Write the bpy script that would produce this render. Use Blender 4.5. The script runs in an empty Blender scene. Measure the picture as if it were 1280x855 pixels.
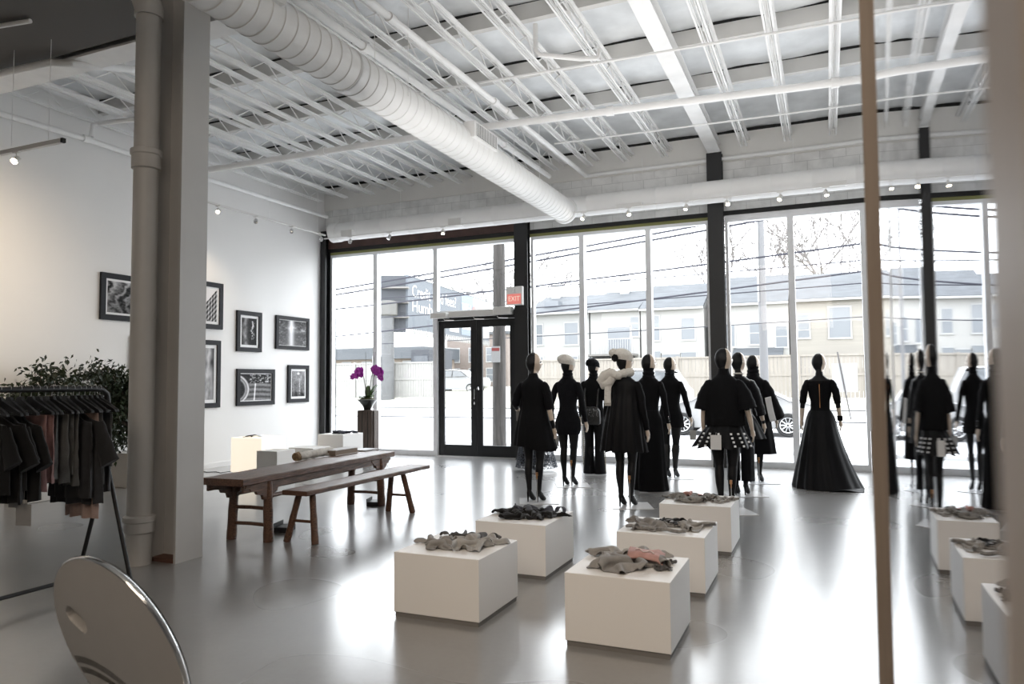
import bpy, bmesh, math, random
from math import sin, cos, pi, radians, sqrt, atan2, exp
from mathutils import Vector, Matrix, noise
random.seed(7)
COL = bpy.context.scene.collection

# ------------------------------------------------------------------ materials
def _nodes(m):
    m.use_nodes = True
    nt = m.node_tree
    return nt, nt.nodes.get('Principled BSDF')

def mat(name, col, rough=.6, metal=0., spec=.5, var=0., scale=8., bump=0., bscale=60., coat=0., emit=None, estr=0., stretch=None, col2=None, sheen=0.):
    """principled material with optional noise-driven colour variation and bump"""
    m = bpy.data.materials.new(name)
    nt, b = _nodes(m)
    c = (*col, 1)
    b.inputs['Base Color'].default_value = c
    b.inputs['Roughness'].default_value = rough
    b.inputs['Metallic'].default_value = metal
    b.inputs['Specular IOR Level'].default_value = spec
    b.inputs['Coat Weight'].default_value = coat
    b.inputs['Sheen Weight'].default_value = sheen
    if emit:
        b.inputs['Emission Color'].default_value = (*emit, 1)
        b.inputs['Emission Strength'].default_value = estr
    L = nt.links
    tc = nt.nodes.new('ShaderNodeTexCoord')
    src = tc.outputs['Object']
    if stretch:
        mp = nt.nodes.new('ShaderNodeMapping'); mp.inputs['Scale'].default_value = stretch
        L.new(src, mp.inputs['Vector']); src = mp.outputs['Vector']
    if var or col2:
        n = nt.nodes.new('ShaderNodeTexNoise'); n.inputs['Scale'].default_value = scale; n.inputs['Detail'].default_value = 5
        L.new(src, n.inputs['Vector'])
        r = nt.nodes.new('ShaderNodeValToRGB')
        d = col2 or tuple(max(0, x*(1-var)) for x in col)
        e = col if col2 else tuple(min(1, x*(1+var)) for x in col)
        r.color_ramp.elements[0].position = .35; r.color_ramp.elements[1].position = .68
        r.color_ramp.elements[0].color = (*d, 1); r.color_ramp.elements[1].color = (*e, 1)
        L.new(n.outputs['Fac'], r.inputs['Fac']); L.new(r.outputs['Color'], b.inputs['Base Color'])
    if bump:
        n2 = nt.nodes.new('ShaderNodeTexNoise'); n2.inputs['Scale'].default_value = bscale; n2.inputs['Detail'].default_value = 4
        L.new(src, n2.inputs['Vector'])
        bp = nt.nodes.new('ShaderNodeBump'); bp.inputs['Strength'].default_value = bump; bp.inputs['Distance'].default_value = .02
        L.new(n2.outputs['Fac'], bp.inputs['Height']); L.new(bp.outputs['Normal'], b.inputs['Normal'])
    return m

# ------------------------------------------------------------------ mesh builder
class MB:
    def __init__(s): s.v = []; s.f = []; s.mi = []; s.cur = 0
    def add(s, vs, fs):
        b = len(s.v); s.v += [tuple(x) for x in vs]
        s.f += [tuple(b+i for i in f) for f in fs]; s.mi += [s.cur]*len(fs)
        return s
    def box(s, x0, y0, z0, x1, y1, z1, M=None):
        vs = [Vector((x, y, z)) for z in (z0, z1) for y in (y0, y1) for x in (x0, x1)]
        if M is not None: vs = [M @ v for v in vs]
        return s.add(vs, [(0,2,3,1), (4,5,7,6), (0,1,5,4), (2,6,7,3), (0,4,6,2), (1,3,7,5)])
    def rings(s, rs, cap0=True, cap1=True, closed=True):
        n = len(rs[0]); vs = [p for r in rs for p in r]; fs = []
        for i in range(len(rs)-1):
            for j in range(n if closed else n-1):
                k = (j+1) % n
                fs.append((i*n+j, i*n+k, (i+1)*n+k, (i+1)*n+j))
        if cap0: fs.append(tuple(range(n-1, -1, -1)))
        if cap1: fs.append(tuple((len(rs)-1)*n+j for j in range(n)))
        return s.add(vs, fs)
    def tube(s, pts, r, n=10, cap=True, flat=1.0):
        pts = [Vector(p) for p in pts]
        if not hasattr(r, '__len__'): r = [r]*len(pts)
        rs = []; up = None
        for i, p in enumerate(pts):
            t = (pts[min(i+1, len(pts)-1)]-pts[max(i-1, 0)]).normalized()
            if up is None:
                a = Vector((0, 0, 1)) if abs(t.z) < .9 else Vector((0, 1, 0))
                up = (a-a.dot(t)*t).normalized()
            else:
                up = (up-up.dot(t)*t).normalized()
            sd = t.cross(up)
            rs.append([p+r[i]*(cos(2*pi*j/n)*sd+flat*sin(2*pi*j/n)*up) for j in range(n)])
        return s.rings(rs, cap, cap)
    def lathe(s, prof, n=24, c=(0, 0, 0), M=None, cap=True):
        rs = []
        for r, z in prof:
            ring = [Vector((c[0]+r*cos(2*pi*j/n), c[1]+r*sin(2*pi*j/n), c[2]+z)) for j in range(n)]
            if M is not None: ring = [M @ p for p in ring]
            rs.append(ring)
        return s.rings(rs, cap, cap)
    def prism(s, poly, a0, a1, ax='y'):
        """extrude a 2-d polygon; ax is the extrusion axis"""
        def P(u, w, a): return (u, a, w) if ax == 'y' else ((a, u, w) if ax == 'x' else (u, w, a))
        n = len(poly)
        vs = [P(u, w, a0) for u, w in poly]+[P(u, w, a1) for u, w in poly]
        fs = [tuple(range(n-1, -1, -1)), tuple(range(n, 2*n))]+[(j, (j+1) % n, n+(j+1) % n, n+j) for j in range(n)]
        return s.add(vs, fs)
    def grid(s, fn, nu, nv):
        vs = [fn(i/nu, j/nv) for i in range(nu+1) for j in range(nv+1)]
        return s.add(vs, [(i*(nv+1)+j, (i+1)*(nv+1)+j, (i+1)*(nv+1)+j+1, i*(nv+1)+j+1) for i in range(nu) for j in range(nv)])
    def build(s, name, mats, parent=None, smooth=True, bevel=0., ang=38, solid=0., loc=None, recalc=True):
        me = bpy.data.meshes.new(name); me.from_pydata(s.v, [], s.f)
        if not isinstance(mats, (list, tuple)): mats = [mats]
        for m in mats: me.materials.append(m)
        me.polygons.foreach_set('material_index', s.mi)
        if recalc:
            bm = bmesh.new(); bm.from_mesh(me); bmesh.ops.recalc_face_normals(bm, faces=bm.faces); bm.to_mesh(me); bm.free()
        if smooth:
            me.polygons.foreach_set('use_smooth', [True]*len(me.polygons)); me.set_sharp_from_angle(angle=radians(ang))
        o = bpy.data.objects.new(name, me); COL.objects.link(o)
        if parent: o.parent = parent
        if loc: o.location = loc
        if solid:
            md = o.modifiers.new('thick', 'SOLIDIFY'); md.thickness = solid; md.offset = 0
        if bevel:
            md = o.modifiers.new('bevel', 'BEVEL'); md.width = bevel; md.segments = 2; md.limit_method = 'ANGLE'
        return o

def tag(o, label, cat, group=None, kind=None):
    o['label'] = label; o['category'] = cat
    if group: o['group'] = group
    if kind: o['kind'] = kind
    return o
def thing(name, label, cat, loc=(0, 0, 0), rz=0., group=None, rot=None):
    o = bpy.data.objects.new(name, None); COL.objects.link(o); o.location = loc
    o.rotation_euler = rot or (0, 0, rz); o.empty_display_size = .1
    return tag(o, label, cat, group)
def struct(o): o['kind'] = 'structure'; return o
def bx(name, m, parent, x0, y0, z0, x1, y1, z1, bevel=0.):
    return MB().box(x0, y0, z0, x1, y1, z1).build(name, m, parent, smooth=False, bevel=bevel)
def text_obj(name, txt, size, m, parent, loc, rot, extrude=.002, align='CENTER', sx=1.):
    cu = bpy.data.curves.new(name, 'FONT'); cu.body = txt; cu.size = size; cu.extrude = extrude
    cu.align_x = align; cu.align_y = 'CENTER'; cu.resolution_u = 3
    t = bpy.data.objects.new(name, cu); COL.objects.link(t)
    dg = bpy.context.evaluated_depsgraph_get()
    me = bpy.data.meshes.new_from_object(t.evaluated_get(dg))
    bpy.data.objects.remove(t); bpy.data.curves.remove(cu)
    me.materials.clear(); me.materials.append(m)
    o = bpy.data.objects.new(name, me); COL.objects.link(o); o.parent = parent
    o.location = loc; o.rotation_euler = rot; o.scale = (sx, 1, 1)
    return o
def fbm(x, y, z=0., o=3):
    return noise.fractal(Vector((x, y, z)), 1., 2., o)
def sm(a, b, x):
    t = max(0., min(1., (x-a)/(b-a))); return t*t*(3-2*t)
def lerp(a, b, t): return a+(b-a)*t
def copy_tree(o, parent=None):
    c = o.copy(); COL.objects.link(c); c.parent = parent
    for ch in list(o.children): copy_tree(ch, c)
    return c

# ------------------------------------------------------------------ camera
cam = bpy.data.cameras.new('camera'); co = bpy.data.objects.new('camera', cam); COL.objects.link(co)
rt = Vector((0.91797139, 0.39655733, -0.00841544)); up = Vector((0.02936959, -0.04679742, 0.99847255)); fw = Vector((-0.39555778, 0.91681639, 0.05460542))
co.matrix_world = Matrix(((rt.x, up.x, -fw.x, 0), (rt.y, up.y, -fw.y, 0), (rt.z, up.z, -fw.z, 1.5), (0, 0, 0, 1)))
cam.sensor_width = 36; cam.lens = 910.48/1280*36; cam.clip_start = .02; cam.clip_end = 400
cam.dof.use_dof = True; cam.dof.focus_distance = 9.5; cam.dof.aperture_fstop = 3.6
bpy.context.scene.camera = co

# ------------------------------------------------------------------ shared materials
M = {}
M['wall'] = mat('white_wall_paint', (.86, .855, .845), .75, var=.02, scale=.6)
M['deck'] = mat('white_insulation_blanket', (.84, .865, .885), .7, var=.13, scale=1.6, bump=.9, bscale=3.5)
M['steel'] = mat('white_painted_steel', (.87, .87, .865), .5, var=.05, scale=3)
M['purlin'] = mat('white_painted_purlin', (.64, .63, .61), .6, var=.06, scale=2)
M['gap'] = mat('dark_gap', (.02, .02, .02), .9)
M['duct'] = mat('white_painted_duct', (.86, .855, .845), .45, var=.03, scale=2)
M['column'] = mat('grey_white_column_paint', (.56, .55, .535), .5, var=.04, scale=1.5)
M['pipe'] = mat('cream_pipe_paint', (.62, .60, .57), .45, var=.05, scale=2)
M['black'] = mat('black_painted_steel', (.012, .012, .013), .45)
M['blackm'] = mat('black_aluminium', (.012, .013, .015), .4, metal=.2)
M['alu'] = mat('pale_aluminium', (.84, .85, .87), .4)
M['brownsteel'] = mat('red_brown_primed_steel', (.060, .028, .022), .6, var=.25, scale=4)
M['olive'] = mat('olive_sealant_strip', (.24, .24, .09), .7)
M['soffit'] = mat('soffit_painted_shade', (.10, .095, .09), .8)  # dark base colour stands in for the shade of an unlit underside
M['plinth'] = mat('matt_white_plinth', (.89, .875, .855), .5)
M['plinthbase'] = mat('grey_plinth_base', (.20, .19, .18), .7)
M['chrome'] = mat('chrome', (.8, .8, .8), .12, metal=1.)
M['chromeS'] = mat('brushed_steel', (.65, .65, .66), .3, metal=1.)
M['whitep'] = mat('white_plastic', (.75, .74, .72), .35)
M['rubber'] = mat('black_rubber', (.015, .015, .015), .8)
M['frameblk'] = mat('charcoal_picture_frame', (.012, .012, .015), .55, spec=.25)
M['matbd'] = mat('white_mat_board', (.85, .85, .85), .8)
M['bulb'] = mat('glowing_lamp_face', (1, .9, .75), .4, emit=(1., .82, .58), estr=40.)
M['darkwood'] = mat('dark_walnut_wood', (.185, .088, .048), .40, col2=(.050, .024, .014), scale=9, stretch=(14, .9, 14), bump=.25, bscale=14, spec=.5)
M['pedwood'] = mat('weathered_brown_wood', (.105, .075, .060), .6, col2=(.05, .034, .027), scale=6, stretch=(12, 12, .8), bump=.3, bscale=10)
M['palewood'] = mat('pale_pine_wood', (.56, .46, .375), .5, col2=(.49, .395, .315), scale=6, stretch=(14, 14, .7))

def glass_mat(name, tint=(1, 1, 1), refl=.9):
    m = bpy.data.materials.new(name); m.use_nodes = True; nt = m.node_tree; nt.nodes.clear()
    o = nt.nodes.new('ShaderNodeOutputMaterial'); t = nt.nodes.new('ShaderNodeBsdfTransparent'); g = nt.nodes.new('ShaderNodeBsdfGlossy')
    t.inputs['Color'].default_value = (*tint, 1); g.inputs['Roughness'].default_value = .02
    lw = nt.nodes.new('ShaderNodeFresnel'); lw.inputs['IOR'].default_value = 1.45
    mu = nt.nodes.new('ShaderNodeMath'); mu.operation = 'MULTIPLY'; mu.inputs[1].default_value = refl
    mx = nt.nodes.new('ShaderNodeMixShader'); L = nt.links
    L.new(lw.outputs[0], mu.inputs[0]); L.new(mu.outputs[0], mx.inputs[0]); L.new(t.outputs[0], mx.inputs[1]); L.new(g.outputs[0], mx.inputs[2]); L.new(mx.outputs[0], o.inputs[0])
    return m
M['glass'] = glass_mat('clear_window_glass', (.97, .98, .985))

def floor_mat():
    m = bpy.data.materials.new('polished_concrete'); nt, b = _nodes(m); L = nt.links; N = nt.nodes.new
    tc = N('ShaderNodeTexCoord')
    n1 = N('ShaderNodeTexNoise'); n1.inputs['Scale'].default_value = .38; n1.inputs['Detail'].default_value = 8; n1.inputs['Roughness'].default_value = .65
    n2 = N('ShaderNodeTexNoise'); n2.inputs['Scale'].default_value = 28; n2.inputs['Detail'].default_value = 6
    L.new(tc.outputs['Object'], n1.inputs['Vector']); L.new(tc.outputs['Object'], n2.inputs['Vector'])
    r = N('ShaderNodeValToRGB'); r.color_ramp.interpolation = 'EASE'; e = r.color_ramp.elements
    e[0].position = .2; e[0].color = (.21, .208, .204, 1); e[1].position = .82; e[1].color = (.305, .303, .298, 1)
    L.new(n1.outputs['Fac'], r.inputs['Fac'])
    mx = N('ShaderNodeMixRGB'); mx.blend_type = 'MULTIPLY'; mx.inputs['Fac'].default_value = .10
    r2 = N('ShaderNodeValToRGB'); r2.color_ramp.elements[0].position = .3; r2.color_ramp.elements[0].color = (.6, .6, .6, 1); r2.color_ramp.elements[1].position = .6
    L.new(n2.outputs['Fac'], r2.inputs['Fac']); L.new(r.outputs['Color'], mx.inputs['Color1']); L.new(r2.outputs['Color'], mx.inputs['Color2'])
    L.new(mx.outputs['Color'], b.inputs['Base Color'])
    mr = N('ShaderNodeMapRange'); mr.inputs['From Min'].default_value = .0; mr.inputs['From Max'].default_value = 1.
    mr.inputs['To Min'].default_value = .25; mr.inputs['To Max'].default_value = .31
    n4 = N('ShaderNodeTexNoise'); n4.inputs['Scale'].default_value = .5; n4.inputs['Detail'].default_value = 1; L.new(tc.outputs['Object'], n4.inputs['Vector'])
    L.new(n4.outputs['Fac'], mr.inputs['Value']); L.new(mr.outputs['Result'], b.inputs['Roughness'])
    b.inputs['Specular IOR Level'].default_value = .6
    b.inputs['Coat Weight'].default_value = .8; b.inputs['Coat Roughness'].default_value = .19
    return m

def block_mat():
    m = bpy.data.materials.new('painted_concrete_block'); nt, b = _nodes(m); L = nt.links; N = nt.nodes.new
    tc = N('ShaderNodeTexCoord'); mp = N('ShaderNodeMapping'); mp.inputs['Rotation'].default_value = (radians(90), 0, 0)
    L.new(tc.outputs['Object'], mp.inputs['Vector'])
    bk = N('ShaderNodeTexBrick'); bk.inputs['Scale'].default_value = 1.; bk.inputs['Brick Width'].default_value = .4; bk.inputs['Row Height'].default_value = .2
    bk.inputs['Mortar Size'].default_value = .006; bk.inputs['Color1'].default_value = (.86, .86, .85, 1); bk.inputs['Color2'].default_value = (.80, .80, .79, 1); bk.inputs['Mortar'].default_value = (.66, .66, .65, 1)
    L.new(mp.outputs['Vector'], bk.inputs['Vector'])
    n = N('ShaderNodeTexNoise'); n.inputs['Scale'].default_value = 3; n.inputs['Detail'].default_value = 8; L.new(tc.outputs['Object'], n.inputs['Vector'])
    r = N('ShaderNodeValToRGB'); r.color_ramp.elements[0].position = .3; r.color_ramp.elements[0].color = (.68, .68, .68, 1); r.color_ramp.elements[1].position = .6
    L.new(n.outputs['Fac'], r.inputs['Fac'])
    mx = N('ShaderNodeMixRGB'); mx.blend_type = 'MULTIPLY'; mx.inputs['Fac'].default_value = .8
    L.new(bk.outputs['Color'], mx.inputs['Color1']); L.new(r.outputs['Color'], mx.inputs['Color2']); L.new(mx.outputs['Color'], b.inputs['Base Color'])
    b.inputs['Roughness'].default_value = .8
    n3 = N('ShaderNodeTexNoise'); n3.inputs['Scale'].default_value = 45; L.new(tc.outputs['Object'], n3.inputs['Vector'])
    bp = N('ShaderNodeBump'); bp.inputs['Strength'].default_value = .35; bp.inputs['Distance'].default_value = .01
    L.new(n3.outputs['Fac'], bp.inputs['Height']); L.new(bp.outputs['Normal'], b.inputs['Normal'])
    return m
M['floor'] = floor_mat(); M['block'] = block_mat()

# ================================================================== THE ROOM
XL, XR, YB, YW, ZC = -10.2, 5.0, -3.5, 13.15, 5.90
struct(bx('floor', M['floor'], None, XL-.2, YB-.2, -.12, XR+.2, YW+.32, 0.))
struct(bx('wall_left', M['wall'], None, XL-.2, YB, 0., XL, YW+.3, ZC))
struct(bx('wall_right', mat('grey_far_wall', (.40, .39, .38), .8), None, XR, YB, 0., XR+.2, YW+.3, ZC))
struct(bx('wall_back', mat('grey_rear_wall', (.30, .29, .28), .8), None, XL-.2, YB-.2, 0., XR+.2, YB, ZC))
# wall above the shop front: painted block, a plain upper band on a little ledge
WT = 4.46
struct(bx('wall_front', M['block'], None, XL, YW, WT, XR, YW+.25, 5.34))
struct(bx('trim_1', mat('plain_cream_upper_wall', (.76, .745, .715), .7, var=.05, scale=1.2), None, XL, YW-.03, 5.34, XR, YW+.25, 5.84))
struct(bx('trim_2', M['gap'], None, XL, YW-.02, 5.84, XR, YW+.25, ZC))
# ceiling: sagging insulation blanket panels between the purlins
def ceil_fn(u, v):
    x = lerp(XL-.2, XR+.2, u); y = lerp(YB-.2, YW+.3, v)
    return (x, y, ZC+.012*sin(x*4.6)+.02*fbm(x*1.3, y*1.3))
c = MB().grid(ceil_fn, 90, 96); c.box(XL-.2, YB-.2, ZC+.05, XR+.2, YW+.3, ZC+.15)
struct(c.build('ceiling', M['deck'], None, recalc=False))
# skirting shadow line along left wall
struct(bx('baseboard_left', M['wall'], None, XL, YB, 0., XL+.012, YW, .09))

# purlins: shallow white beams across the room, tight below the blanket
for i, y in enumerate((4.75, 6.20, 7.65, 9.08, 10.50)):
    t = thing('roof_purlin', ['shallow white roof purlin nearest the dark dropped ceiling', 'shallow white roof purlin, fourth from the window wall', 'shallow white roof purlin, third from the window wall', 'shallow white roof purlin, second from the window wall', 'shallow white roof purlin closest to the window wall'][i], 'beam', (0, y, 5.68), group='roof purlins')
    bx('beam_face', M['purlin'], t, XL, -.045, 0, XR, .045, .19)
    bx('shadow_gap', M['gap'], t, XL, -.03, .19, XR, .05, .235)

# open web joists running towards the window
JX = [-9.95, -9.27, -8.60, -7.92, -7.22, -6.54, -5.87, -5.02, -4.52, -3.86, -3.20, -2.50, -1.17, -.48, .20, .88, 1.56]
def make_joist(x, y0, y1, label):
    t = thing('bar_joist', label, 'roof joist', (x, y0, 5.43), group='open web roof joists')
    Ln = y1-y0
    b = MB()
    for s in (-1, 1):
        b.box(s*.037-.022*(s < 0), 0, 0, s*.037+.022*(s > 0), Ln-.42, .006); b.box(s*.022-.003, 0, 0, s*.022+.003, Ln-.42, .042)
    b.build('bottom_chord', M['steel'], t, smooth=False)
    b = MB()
    for s in (-1, 1):
        b.box(min(s*.018, s*.06), 0, .242, max(s*.018, s*.06), Ln, .25); b.box(s*.018-.003, 0, .21, s*.018+.003, Ln, .25)
    b.build('top_chord', M['steel'], t, smooth=False)
    pts = []; k = 0; y = .05
    while y < Ln-.45:
        pts.append((0, y, .02 if k % 2 == 0 else .235)); y += .30; k += 1
    MB().tube(pts, .0105, 6).build('web', M['steel'], t)
    return t
for i, x in enumerate(JX):
    n = len(JX)
    lab = 'white open web joist hung below the roof, ' + (['first', 'second', 'third', 'fourth', 'fifth', 'sixth', 'seventh', 'eighth'][i]+' out from the picture wall' if i < 8 else ['ninth', 'tenth', 'eleventh', 'twelfth', 'thirteenth', 'fourteenth', 'fifteenth', 'sixteenth', 'seventeenth'][i-8]+' from the picture wall')
    make_joist(x, 5.66 if x < -5.3 else 4.0, 13.1, lab)

# solid white beams on the column lines
for x0, lab in ((-1.705, 'solid white roof beam resting on the second black column'), (-5.46, 'solid white roof beam on the first black column, beside the big duct')):
    t = thing('roof_beam', lab, 'beam', (x0, 4.0, 5.50), group=None)
    bx('bottom_flange', M['steel'], t, -.11, 0, 0, .11, 9.13, .015)
    bx('beam_web', M['steel'], t, -.008, 0, .015, .008, 9.13, .17)
    bx('top_flange', M['steel'], t, -.11, 0, .17, .11, 9.13, .178)
    if x0 > -3: bx('bearing_plate', M['steel'], t, -.10, 8.95, -.012, .10, 9.12, 0)

# white girder and dark dropped ceiling, top left of the view
t = thing('roof_girder', 'white steel girder edging the dark dropped ceiling, top left', 'beam', (-10.2, 5.30, 5.10))
bx('bottom_flange', M['steel'], t, 0, 0, 0, 4.95, .30, .025)
bx('beam_web', M['steel'], t, 0, .135, .025, 4.95, .165, .75)
bx('top_flange', M['steel'], t, 0, 0, .75, 4.95, .30, .775)
struct(bx('ceiling_soffit', M['soffit'], None, XL, 2.2, 5.12, -5.62, 5.22, 5.88))

# pipes and conduits -------------------------------------------------
def pipe(label, pts, r, name='sprinkler_pipe', m=None, coll=(), group='ceiling pipes', cat='pipe'):
    t = thing(name, label, cat, pts[0], group=group)
    o = Vector(pts[0])
    MB().tube([Vector(p)-o for p in pts], r, 12).build('pipe_run', m or M['steel'], t)
    for c0, d in coll:
        d = Vector(d).normalized(); c0 = Vector(c0)-o
        MB().tube([c0-d*.05, c0-d*.05, c0+d*.05, c0+d*.05], [r*1.02, r*1.35, r*1.35, r*1.02], 12).build('coupling', m or M['steel'], t)
    return t
pipe('thick white pipe crossing under all the joists', [(-10.15, 9.15, 5.14), (-4.6, 9.28, 5.16), (.3, 9.70, 5.16), (4.9, 10.0, 5.16)], .05, coll=[((-2.6, 9.45, 5.16), (1, .08, 0)), ((.2, 9.69, 5.16), (1, .08, 0)), ((-7.2, 9.22, 5.15), (1, 0, 0))])
pipe('slim white conduit just window side of the thick crossing pipe', [(-9.8, 9.75, 5.38), (-4.4, 9.9, 5.38), (3, 10.35, 5.38)], .022, 'conduit')
pipe('thin white conduit crossing joists near the top of the view', [(-5, 8.35, 5.40), (1.2, 8.6, 5.40), (4, 8.7, 5.40)], .016, 'conduit')
pipe('thin white conduit above the slim one, near the window', [(-4, 11.1, 5.40), (.5, 11.3, 5.40), (4, 11.5, 5.40)], .014, 'conduit')
pipe('white sprinkler main running beside the big duct', [(-4.62, 3.5, 5.22), (-4.58, 7.5, 5.21), (-4.50, 12.2, 5.20)], .042, coll=[((-4.59, 6.6, 5.212), (0, 1, 0)), ((-4.53, 10.3, 5.205), (0, 1, 0))])
pipe('white sprinkler branch second from the big duct, towards the window', [(-4.10, 3.5, 5.30), (-4.04, 7.5, 5.29), (-3.97, 12.7, 5.28)], .04, coll=[((-4.06, 6.3, 5.29), (0, 1, 0)), ((-4.02, 8.8, 5.288), (0, 1, 0)), ((-4.01, 9.2, 5.287), (0, 1, 0))])
pipe('white conduit along the top of the block wall over the windows', [(-4.1, 13.05, 5.38), (4.9, 13.05, 5.38)], .035, 'conduit')
pipe('white pipe running along the picture wall under the joists', [(-9.95, 4.0, 5.05), (-9.9, 7.2, 5.12), (-9.95, 8.4, 5.12), (-9.95, 12.9, 5.14)], .04, coll=[((-9.9, 7.2, 5.12), (0, 1, 0))])
pipe('short white pipe drop with an elbow over the picture wall', [(-9.9, 7.28, 5.18), (-9.9, 7.30, 5.36), (-9.86, 7.36, 5.40), (-9.0, 7.5, 5.40)], .035, 'pipe_drop')
pipe('U shaped white conduit loop between the joists above the duct', [(-3.0, 7.72, 5.66), (-3.0, 7.72, 5.36), (-2.97, 7.74, 5.30), (-2.55, 8.05, 5.30), (-2.38, 8.15, 5.32), (-2.36, 8.16, 5.42)], .03, 'pipe_loop')
pipe('grey white pipe slung under the girder at the dark dropped ceiling', [(-10.1, 5.12, 5.04), (-8.3, 5.14, 5.04), (-7.7, 5.18, 5.04), (-7.55, 5.30, 5.045), (-7.5, 5.68, 5.15), (-7.5, 6.2, 5.32)], .042)
pipe('narrow white conduit under the dark dropped ceiling, top left corner', [(-8.7, 4.3, 5.09), (-7.1, 4.55, 5.09)], .022, 'conduit')

# big spiral duct ----------------------------------------------------
def spiral_duct(name, label, p0, p1, r, pitch, seam=.006):
    t = thing(name, label, 'air duct', p0)
    d = Vector(p1)-Vector(p0); Ln = d.length; n = int(Ln/pitch)
    prof = []
    for k in range(n+1):
        z = k*Ln/n
        if k: prof += [(r, z-.012), (r+seam, z-.006), (r+seam, z+.006)]
        prof += [(r, z+.012)]
    q = d.to_track_quat('Z', 'Y').to_matrix()
    b = MB(); b.lathe(prof, 40)
    b.v = [tuple(q @ Vector(v)) for v in b.v]
    b.build('duct_tube', M['duct'], t, ang=30)
    return t
DX, DZ = -4.25, 4.57
t = spiral_duct('spiral_duct', 'big white spiral duct running from top left down towards the window', (DX, 2.4, DZ), (DX, 12.30, DZ), .212, .15)
MB().lathe([(.19, .06), (.225, .055), (.235, .03), (.235, -.03), (.222, -.05)], 40, M=Matrix.Translation((0, 9.88, 0)) @ Matrix.Rotation(radians(-90), 4, 'X')).build('end_cap', M['duct'], t)
b = MB().lathe([(.218, -.05), (.218, .05)], 40, M=Matrix.Translation((0, 3.42, 0)) @ Matrix.Rotation(radians(-90), 4, 'X'), cap=False)
b.build('clamp_band', mat('bright_white_band', (.85, .85, .85), .4), t)
for y0, y1 in ((.62, 2.22), (5.72, 6.42)):
    v = bx('vent_box', M['duct'], t, .10, y0, .03, .26, y1, .24, bevel=.006)
    g = MB()
    g.box(.262, y0+.05, .055, .266, y1-.05, .215); 
    g.build('vent_shadow', M['gap'], v, smooth=False)
    g = MB(); k = int((y1-y0-.1)/.035)
    for i in range(k+1): g.box(.264, y0+.05+i*.035, .055, .272, y0+.062+i*.035, .215)
    g.build('vent_grille', M['steel'], v, smooth=False)
# support straps
for y in (4.2, 8.1):
    b = MB()
    for s in (-1, 1): b.tube([(s*.214, y, 0), (s*.214, y, 1.1)], .004, 6)
    b.build('hanger_rod', M['steel'], t)
# window duct
t = spiral_duct('window_duct', 'long white round duct along the block wall above the windows', (-9.55, 12.62, 4.70), (4.9, 12.62, 4.70), .19, .62, .003)
MB().lathe([(.205, -.04), (.205, .16)], 32, M=Matrix.Rotation(radians(90), 4, 'Y')).build('end_cap', M['duct'], t)
for x in (-7.9, -6.25, -2.9, -.4, 1.8):
    MB().tube([(x+9.55, 0, .19), (x+9.55, 0, .75)], .004, 6).build('hanger_rod', M['steel'], t)

# white H column and drain pipe --------------------------------------
t = thing('steel_column', 'tall white steel H column standing beside the drain pipe', 'column', (-5.21, 4.705, 0))
bx('flange', M['column'], t, .13, -.145, 0, .155, .145, 5.45)
bx('flange', M['column'], t, -.155, -.145, 0, -.13, .145, 5.45)
bx('column_web', M['column'], t, -.13, -.012, 0, .13, .012, 5.45)
bx('base_plate', mat('rusty_base', (.14, .07, .05), .7), t, -.129, -.14, 0, .129, -.013, .035)
t = thing('drain_pipe', 'cream cast drain pipe with collars in front of the white column', 'pipe', (-5.345, 4.445, 0))
MB().lathe([(.1, 0), (.1, 4.75)], 28).build('pipe_run', M['pipe'], t)
for z0, z1 in ((.27, .40), (3.36, 3.52)):
    MB().lathe([(.1, z0-.01), (.118, z0), (.118, z1-.05), (.128, z1-.04), (.128, z1), (.1, z1+.012)], 28).build('collar', M['pipe'], t)
MB().tube([(0, 0, 4.70), (0, 0, 4.78), (-.04, -.02, 4.90), (-.14, -.06, 5.02), (-.2, -.08, 5.07)], [.118, .118, .115, .11, .11], 24).build('elbow', M['pipe'], t)
# ================================================================== SHOP FRONT
def steel_post(name, label, x0, x1, z1=5.5, y=None, dep=.16):
    y = YW-.02 if y is None else y
    t = thing(name, label, 'column', ((x0+x1)/2, y, 0)); w = (x1-x0)/2
    bx('inner_flange', M['black'], t, -w, -dep, 0, w, -dep+.02, z1)
    bx('column_web', M['black'], t, -.012, -dep+.02, 0, .012, -.02, z1)
    bx('outer_flange', M['black'], t, -w, -.02, 0, w, 0, z1)
    return t
# the posts stand in slots of the wall, in front of the glazing
steel_post('black_column', 'black steel column beside the double door, EXIT sign on it', -5.54, -5.26, 4.85)
steel_post('black_column', 'black steel column in the middle of the window wall, under the solid white beam', -1.84, -1.58, 5.49)
steel_post('black_column', 'black steel column at the far right of the shop front', 1.88, 2.14, 5.49)
steel_post('black_column', 'slim black steel column in the corner by the picture wall', -10.18, -10.04, 4.85)
GZ = 4.33          # head of glazing
# lintel pieces
struct(bx('trim_3', M['brownsteel'], None, -10.03, YW-.10, 4.46, -5.55, YW+.05, 4.80))
struct(bx('trim_4', M['gap'], None, -10.03, YW-.06, 4.385, XR, YW+.05, 4.46))
struct(bx('trim_5', M['olive'], None, -10.03, YW-.03, GZ, -1.85, YW+.05, 4.385))
struct(bx('trim_6', M['alu'], None, -1.57, YW-.03, GZ, XR, YW+.05, 4.385))
struct(bx('trim_7', M['blackm'], None, XL, YW-.02, 0, -10.03, YW+.2, 4.46))

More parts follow.
